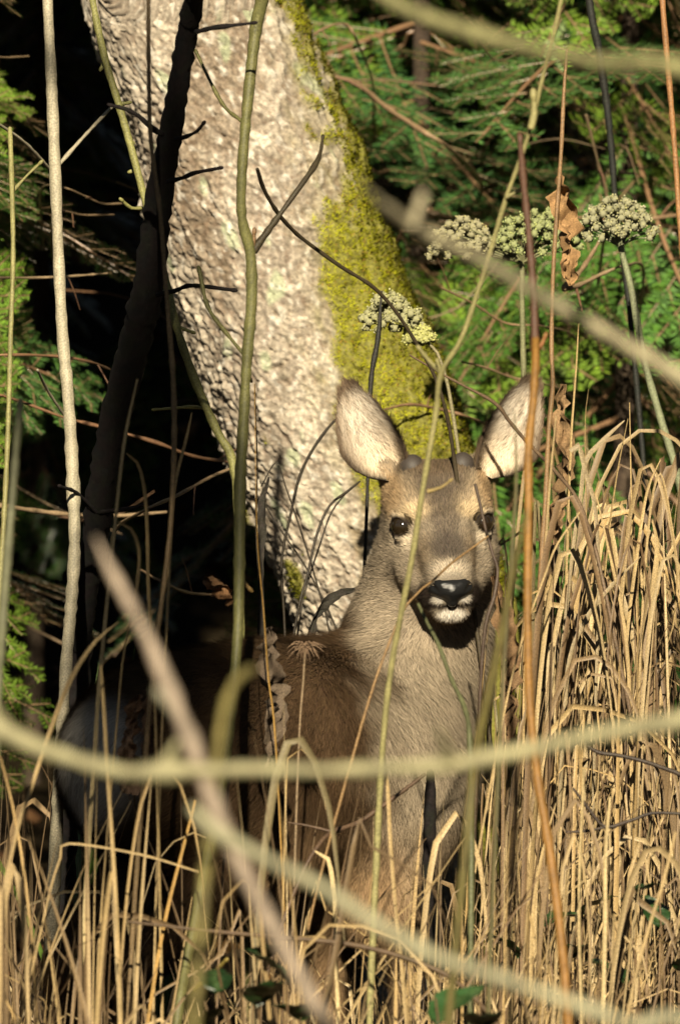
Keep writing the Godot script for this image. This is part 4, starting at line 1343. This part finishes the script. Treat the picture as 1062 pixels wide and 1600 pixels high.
func make_grass() -> void:
	var r := RandomNumberGenerator.new()
	r.seed = 2024
	var tan_c := Color(0.47, 0.335, 0.155)
	# distinct blades and stalks, one by one
	var gr := "tall dry grass blades that stand out singly"
	for b in [
		["tall straight tan blade standing highest in the right clump", 0.1, [983, 629, 3, 986, 774, 5, 991, 880, 5, 1000, 1100, 6]],
		["tan blade leaning left beside the tallest one", 0.15, [980, 654, 3, 961, 752, 6, 946, 875, 6, 930, 1100, 7]],
		["broad grey tan blade bent over to the left in the right clump", 0.2, [975, 657, 3, 955, 675, 10, 932, 698, 14, 914, 722, 13, 905, 790, 11, 890, 900, 9]],
		["slender reddish tipped blade curving right in the right clump", 0.2, [1031, 718, 2, 1010, 768, 7, 994, 868, 9, 978, 1000, 9, 970, 1150, 9]],
		["drooping blade whose tip hangs down at the right edge", 0.25, [1036, 1015, 2, 1050, 980, 5, 1057, 900, 7, 1049, 828, 7, 1031, 740, 6, 1015, 800, 6, 1003, 950, 6, 995, 1150, 7]],
		["broad folded blade with a rounded tip low at the right", 0.2, [1018, 812, 3, 1026, 850, 12, 1022, 900, 13, 1015, 960, 10, 1008, 1080, 8]],
		["thin tan blade rising past the dead leaf strip", 0.0, [919, 608, 2, 914, 658, 4, 915, 770, 5, 918, 900, 6, 915, 1100, 6]],
		["yellow thin stalk above the right clump cut by the slanting twig", 0.15, [903, 505, 3, 900, 560, 5, 895, 630, 6, 891, 690, 7, 885, 850, 7, 880, 1050, 7]],
		["long tan blade slanting up left through the right clump", 0.3, [930, 770, 3, 948, 850, 6, 968, 940, 8, 980, 1030, 9, 985, 1180, 9]],
		["broad dull blade arching left low in the right clump", 0.3, [1000, 870, 3, 960, 910, 10, 920, 960, 14, 890, 1030, 13, 880, 1150, 11]],
		["grey brown blade bent in an elbow at the middle right", 0.2, [890, 705, 12, 903, 695, 14, 915, 740, 12, 930, 800, 10, 935, 920, 9, 930, 1100, 8]],
		["straight pale stalk left of the dead leaf strip", 0.35, [868, 650, 3, 858, 760, 6, 850, 880, 7, 840, 1000, 8, 838, 1200, 8]],
		["thin slanting stalk in front of the right clump", 0.5, [905, 800, 3, 870, 850, 5, 850, 900, 5, 815, 1000, 5, 780, 1150, 6]],
		["tan blade bent like a hook left of the olive sapling", 0.9, [185, 815, 5, 205, 826, 9, 218, 860, 11, 214, 920, 9, 196, 1010, 6, 185, 1110, 6]],
		["broad tan blade with a drooping top left of the olive sapling", 0.8, [198, 708, 5, 215, 722, 10, 226, 760, 12, 231, 830, 12, 233, 930, 11, 240, 1020, 10, 245, 1180, 9]],
		["bright tan stalk rising to the foot of the black sapling", 0.9, [215, 592, 4, 200, 660, 7, 192, 710, 8, 183, 790, 8, 172, 900, 9, 162, 1000, 10, 150, 1150, 11]],
		["pale split blade leaning right beside the thin upright stem", 0.7, [300, 645, 3, 290, 690, 8, 276, 745, 8, 270, 800, 7, 262, 950, 7, 255, 1100, 7]],
		["long arched blade sweeping down at the lower left", 1.2, [186, 972, 2, 150, 1002, 9, 112, 1060, 14, 80, 1140, 12, 50, 1230, 11, 20, 1330, 10]],
		["long straight stalk from the left clump down past the blurred twig", 1.1, [158, 1040, 7, 163, 1110, 10, 168, 1200, 10, 175, 1300, 10, 181, 1400, 11, 186, 1520, 12]],
		["short broad stub of a blade at the lower left", 1.3, [174, 1362, 14, 165, 1420, 16, 157, 1500, 16, 150, 1600, 15]],
		["thin bent stalk with a sharp elbow low at the left", 1.1, [310, 1362, 4, 220, 1335, 5, 108, 1318, 5, 95, 1340, 5, 70, 1430, 5]],
		["amber stalk slanting up right behind the pinkish twig", 0.9, [305, 1250, 6, 290, 1310, 7, 262, 1420, 9, 240, 1540, 9]],
		["thin amber stalk standing before the deer's back", 0.6, [398, 600, 3, 402, 830, 5, 412, 950, 6, 420, 1060, 7, 428, 1120, 7, 436, 1250, 7]],
		["bright cream blade with a bent top before the deer's foreleg", 0.9, [492, 1330, 4, 512, 1342, 11, 522, 1400, 12, 524, 1480, 11, 528, 1580, 10]],
		["pale blade rising to a point before the deer's chest", 0.85, [600, 1178, 3, 606, 1240, 10, 610, 1320, 10, 618, 1420, 9, 630, 1540, 9]],
		["bright straight blade at the right standing out before the shade", 0.9, [912, 1200, 8, 910, 1260, 11, 906, 1350, 11, 905, 1450, 11, 908, 1560, 11]],
		["second bright upright blade close to the bright straight one", 0.95, [952, 1245, 6, 945, 1330, 10, 944, 1430, 11, 942, 1540, 11]],
		["pale thin stalk slanting across the lower right corner", 1.2, [1055, 1300, 6, 1035, 1380, 8, 1010, 1460, 8, 985, 1560, 8]],
		["tall pale blade slanting left below the right clump", 0.7, [868, 1255, 3, 850, 1320, 7, 838, 1380, 9, 830, 1460, 9, 828, 1580, 9]],
		["dull olive blade standing left of the orange stem", 1.4, [803, 640, 3, 806, 740, 8, 800, 840, 10, 790, 980, 11, 780, 1150, 11]]]:
		var pts: Array = []
		var rads: Array = []
		path(b[1], b[1], b[2], pts, rads)
		root_down(pts, rads)
		for k in rads.size(): rads[k] *= 1.2
		var mb := MB.new()
		var g := r.randf_range(0.7, 1.0)
		var col := tan_c * g
		if b[0].begins_with("grey") or b[0].begins_with("broad grey") or b[0].contains("dull"): col = Color(0.3, 0.23, 0.13)
		if b[0].contains("olive blade"): col = Color(0.10, 0.085, 0.03)
		if b[0].contains("amber"): col = Color(0.42, 0.25, 0.07)
		if b[0].contains("cream") or b[0].contains("bright"): col = Color(0.56, 0.43, 0.22)
		pts.reverse()
		rads.reverse()
		ribbon(mb, pts, rads, col, Vector3(r.randf_range(-0.5, 0.5), 0.15, 1).normalized(), r.randf_range(-0.7, 0.7), 0.015, col * 1.12)
		tag(put("dry_grass_blade", mb, M.grass, self, pts[0]), b[0], "grass blade", gr)
	# the mass of the grass: [label, x from, x to, z from, z to, height from, height to, count, dull]
	for c in [
		["dense tall clump of dry grass right of the deer", 0.165, 0.375, -0.5, 0.45, 0.34, 0.80, 640, 0.45],
		["dry grass growing beside the deer's chest and forelegs", 0.05, 0.30, 0.25, 0.9, 0.14, 0.46, 380, 0.4],
		["dry grass standing before the deer's flank at the left", -0.42, -0.02, 0.45, 1.3, 0.2, 0.60, 330, 0.6],
		["low thick dry grass along the bottom of the picture", -0.42, 0.45, 0.9, 2.0, 0.08, 0.35, 950, 0.66],
		["dry grass in the shade behind the deer at the left", -0.6, -0.05, -0.9, -0.1, 0.2, 0.5, 120, 0.8],
		["dry grass round the meadow outside the thicket", -2.5, 2.5, -0.6, 3.0, 0.15, 0.5, 700, 0.5]]:
		var mb := MB.new()
		var k := 0
		var tuft := Vector3.ZERO
		var outer: bool = c[1] < -2.0
		while k < c[7]:
			if k % 7 == 0: tuft = Vector3(r.randf_range(c[1], c[2]), 0, r.randf_range(c[3], c[4]))
			k += 1
			if outer and absf(tuft.x) < 0.55: tuft.x = (0.6 + absf(tuft.x) * 0.7) * (1.0 if tuft.x > 0.0 else -1.0)
			var p := tuft + Vector3(r.randfn(0, 0.022), 0, r.randfn(0, 0.03))
			p.y = ground_y(p.x, p.z) - 0.01
			var h: float = lerpf(c[5], c[6], pow(r.randf(), 1.2))
			var dull: bool = r.randf() < c[8]
			var g := r.randf_range(0.7, 1.2)
			var col := Color(0.41, 0.275, 0.115).lerp(Color(0.51, 0.385, 0.205), r.randf())
			if dull: col = Color(0.14, 0.085, 0.042).lerp(Color(0.27, 0.185, 0.095), r.randf())
			if r.randf() < 0.02: col = Color(0.2, 0.16, 0.08)
			col = Color(col.r * g, col.g * g, col.b * g)
			var kink := r.randf_range(0.55, 0.9) if r.randf() < 0.32 else 0.0
			var way := r.randf() * TAU
			if h > 0.4 and cos(way) < 0.0 and p.x > 0.0 and p.x < 0.3: way = PI - way
			if r.randf() < 0.17:                              # lodged stalks that lean across the others
				var d := Vector3(cos(way), 0, sin(way) * 0.5)
				var reach := h * r.randf_range(0.4, 1.0)
				if p.x > 0.0 and p.x + d.x * reach < 0.17 and h > 0.4: d.x = absf(d.x)
				ribbon(mb, [p, p + Vector3(0, h * 0.45, 0) + d * reach * 0.5, p + Vector3(0, h * 0.8, 0) + d * reach], [0.003, 0.0035, 0.001], col, Vector3(0.2, 0.3, 1).normalized(), 0.6, 0.06)
				continue
			if h > 0.42 and r.randf() < (0.24 if p.x > 0.16 else 0.05):                  # long leaves that arch over and hang
				var d := Vector3(absf(cos(way)) if p.x > 0.0 and p.x < 0.26 else cos(way), 0, sin(way) * 0.6)
				var o := h * r.randf_range(0.07, 0.3)
				var lw := r.randf_range(0.003, 0.0085)
				ribbon(mb, [p, p + Vector3(0, h * 0.6, 0) + d * o * 0.1, p + Vector3(0, h * 0.93, 0) + d * o * 0.35, p + Vector3(0, h, 0) + d * o * 0.65, p + Vector3(0, h * 0.88, 0) + d * o, p + Vector3(0, h * r.randf_range(0.5, 0.75), 0) + d * o * 1.2], [lw * 0.5, lw * 0.8, lw, lw * 0.95, lw * 0.7, lw * 0.1], col, Vector3(r.randf_range(-0.6, 0.6), 0.2, 1).normalized(), r.randf_range(-1, 1), 0.04)
				continue
			blade(mb, p, h, way, absf(r.randfn(0.12, 0.24)) * clampf(0.34 / h, 0.4, 1.2), r.randf_range(0.0012, 0.0040) * (1.0 if r.randf() < 0.72 else r.randf_range(1.5, 2.4)), col, kink, r)
		tag(put("dry_grass", mb, M.grass, self, Vector3((c[1] + c[2]) * 0.5, 0, (c[3] + c[4]) * 0.5)), c[0], "dry grass", "", "stuff")
	# fresh green grass catching the sun behind the rump
	var gm := MB.new()
	for k in 170:
		var p := at(r.randf_range(95, 240), 1130, -0.55 + r.randf_range(-0.1, 0.1))
		p.y = 0.0
		var g := r.randf_range(0.7, 1.3)
		blade(gm, p, r.randf_range(0.38, 0.56), r.randfn(0.3, 0.8), r.randf_range(0.1, 0.6), r.randf_range(0.004, 0.008), Color(0.10 * g, 0.17 * g, 0.03 * g), 0.0, r)
	tag(put("green_grass", gm, M.leaf, self, Vector3(-0.27, 0, -0.55)), "tuft of fresh green grass in the sun behind the deer's rump", "grass", "", "stuff")

# ---------------------------------------------------------------- leaves
func crumpled(mb: MB, pts: Array, wids: Array, col: Color, crumple: float) -> void:
	var n := 26
	var m := 8
	var first := mb.v.size()
	for a in n + 1:
		var t := float(a) / n * (pts.size() - 1)
		var p := spline(pts, minf(t, pts.size() - 1.001))
		var k := mini(int(t), pts.size() - 2)
		var w: float = lerpf(wids[k], wids[k + 1], t - k)
		var d := (spline(pts, minf(t + 0.05, pts.size() - 1.001)) - spline(pts, maxf(t - 0.05, 0.0))).normalized()
		var side := d.cross(Vector3(0.2, 0, 1)).normalized().rotated(d, 0.9 * sin(t * 1.7))
		var up := side.cross(d)
		for b in m + 1:
			var s := b * 2.0 / m - 1.0
			var rag := 1.0 + 0.25 * nz.get_noise_2d(a * 0.55, signf(s) * 5.0)
			var q := p + side * s * w * 0.5 * rag + up * (absf(s) * absf(s) * w * 0.35 + crumple * nz.get_noise_3dv(p * 70.0 + Vector3(s, s * 0.7, 0)))
			var g := 1.0 + 0.35 * nz.get_noise_3dv(q * 60.0)
			mb.vert(q, up, Color(col.r * g, col.g * g, col.b * g))
	for a in n:
		for b in m:
			var q := first + a * (m + 1) + b
			mb.quad(q, q + 1, q + m + 2, q + m + 1)

func make_leaves() -> void:
	for l in [
		["curled tan dead leaf hanging before the dried flower heads", 0.18, Color(0.34, 0.2, 0.09), [872, 275, 12, 880, 300, 36, 882, 345, 40, 884, 385, 30, 888, 420, 26, 892, 446, 6], 0.012],
		["long crumpled brown leaf strip hanging in the right clump of grass", 0.1, Color(0.24, 0.15, 0.075), [880, 600, 8, 878, 640, 26, 882, 700, 30, 872, 760, 34, 868, 810, 26, 870, 850, 10], 0.014],
		["long grey brown dead leaf hanging over the deer's back", 0.5, Color(0.13, 0.095, 0.065), [418, 980, 10, 426, 1015, 30, 420, 1055, 46, 424, 1100, 44, 430, 1150, 30, 425, 1200, 12], 0.014],
		["withered brown leaf low between the stalks in front of the rump", 0.7, Color(0.17, 0.1, 0.06), [218, 1085, 8, 212, 1110, 20, 205, 1135, 22, 198, 1160, 12], 0.01],
		["shrivelled brown leaf below the withered one at the left", 0.75, Color(0.2, 0.125, 0.08), [200, 1140, 10, 205, 1165, 32, 204, 1200, 34, 198, 1240, 14], 0.012],
		["small dark hanging leaf before the rump near the thin stem", 0.7, Color(0.12, 0.075, 0.05), [235, 1080, 8, 232, 1120, 18, 230, 1155, 16, 228, 1180, 8], 0.01],
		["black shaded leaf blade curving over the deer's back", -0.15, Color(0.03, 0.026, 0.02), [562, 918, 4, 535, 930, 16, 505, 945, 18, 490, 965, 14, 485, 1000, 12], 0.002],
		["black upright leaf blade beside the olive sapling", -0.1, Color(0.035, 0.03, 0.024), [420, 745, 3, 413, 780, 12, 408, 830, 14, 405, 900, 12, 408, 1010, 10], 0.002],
		["rusty dead leaf lit by the sun at the left behind the deer", -0.4, Color(0.32, 0.17, 0.08), [318, 905, 10, 340, 915, 28, 352, 930, 26, 360, 945, 8], 0.012],
		["brown dead leaf hanging behind the orange stem", 0.3, Color(0.2, 0.12, 0.06), [770, 900, 8, 790, 960, 26, 795, 1020, 34, 790, 1090, 30, 800, 1160, 10], 0.014]]:
		var pts: Array = []
		var rads: Array = []
		path(l[1], l[1], l[3], pts, rads)
		for k in rads.size(): rads[k] *= 2.0
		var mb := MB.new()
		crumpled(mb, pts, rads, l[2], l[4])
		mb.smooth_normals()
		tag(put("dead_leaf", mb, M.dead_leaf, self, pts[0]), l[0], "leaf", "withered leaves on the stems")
	# dried seed head beside the leaf over the back
	var r := RandomNumberGenerator.new()
	r.seed = 8
	var sp: Array = []
	var sr: Array = []
	path(0.5, 0.5, [476, 1010, 4, 474, 1060, 4, 468, 1140, 4, 462, 1300, 5], sp, sr)
	root_down(sp, sr)
	var sh := thing("withered_flower", sp[-1], "withered brown flower head on a thin stalk before the deer's shoulder", "dried flower")
	var smb := MB.new()
	tube(smb, sp, sr, Color(0.24, 0.17, 0.1), 6)
	put("stem", smb, M.stem, sh)
	var hm := MB.new()
	for k in 90:
		var d := Vector3(r.randf_range(-1, 1), r.randf_range(-0.7, 0.6), r.randf_range(-0.6, 0.6))
		var p: Vector3 = sp[0] + Vector3(d.x * r.randf_range(0.008, 0.024), d.y * 0.016 - 0.006, d.z * 0.02)
		ribbon(hm, [sp[0], sp[0].lerp(p, 0.6) + Vector3(0, 0.004, 0), p], [0.0006, 0.0016, 0.0008], Color(0.2, 0.13, 0.08) * r.randf_range(0.6, 1.2), Vector3(d.y, 0.4, 1).normalized(), 1.0, 0.006)
	put("flower_cluster", hm, M.dead_leaf, sh, Vector3.ZERO, "stuff")
	# bramble plants with green leaves at the foot of the grass
	for b in [
		["bramble with a broad green leaf at the bottom edge right of the middle", 690, 1585, 1.5, [[-10, -25, 0.085], [60, -20, 0.07], [20, 40, 0.08], [-60, 30, 0.06]]],
		["bramble with dark leaves at the bottom left of the middle", 390, 1510, 1.3, [[-50, 0, 0.055], [10, 20, 0.07], [60, -15, 0.06], [-70, 55, 0.05], [20, -50, 0.05], [80, 45, 0.06]]],
		["bramble with glossy dark leaves low right behind the bright blades", 850, 1420, 0.5, [[0, -10, 0.06], [40, 40, 0.06], [-40, 40, 0.05], [60, -30, 0.05]]],
		["bramble with small green leaves at the bottom right corner", 1010, 1430, 0.7, [[-40, -60, 0.05], [20, -20, 0.055], [50, 50, 0.06], [-30, 70, 0.06], [40, 120, 0.06]]]]:
		var root := at(b[1], b[2], b[3])
		root.y = 0.0
		var o := thing("bramble", root, b[0], "bramble", "green brambles at the foot of the grass")
		var stm := MB.new()
		for l in b[4]:
			var tip := at(b[1] + l[0], b[2] + l[1], b[3] + r.randf_range(-0.06, 0.1))
			tube(stm, [root, root.lerp(tip, 0.6) + Vector3(0.01, 0.01, 0), tip], [0.002, 0.0016, 0.001], Color(0.16, 0.1, 0.05), 5, 0.03)
			var lm := MB.new()
			tip.y -= 0.025
			var tf := Transform3D(Basis(Vector3.UP, r.randf() * TAU) * Basis(Vector3.RIGHT, r.randf_range(0.1, 1.0)), tip)
			leaf_shape(lm, tf, l[2] * 0.85, l[2] * 0.6, Color(0.022, 0.055, 0.013) * r.randf_range(0.5, 1.6), 0.25, 13, 0.1, Color(0.05, 0.09, 0.025))
			put("leaf", lm, M.leaf, o)
		put("stem", stm, M.stem, o)
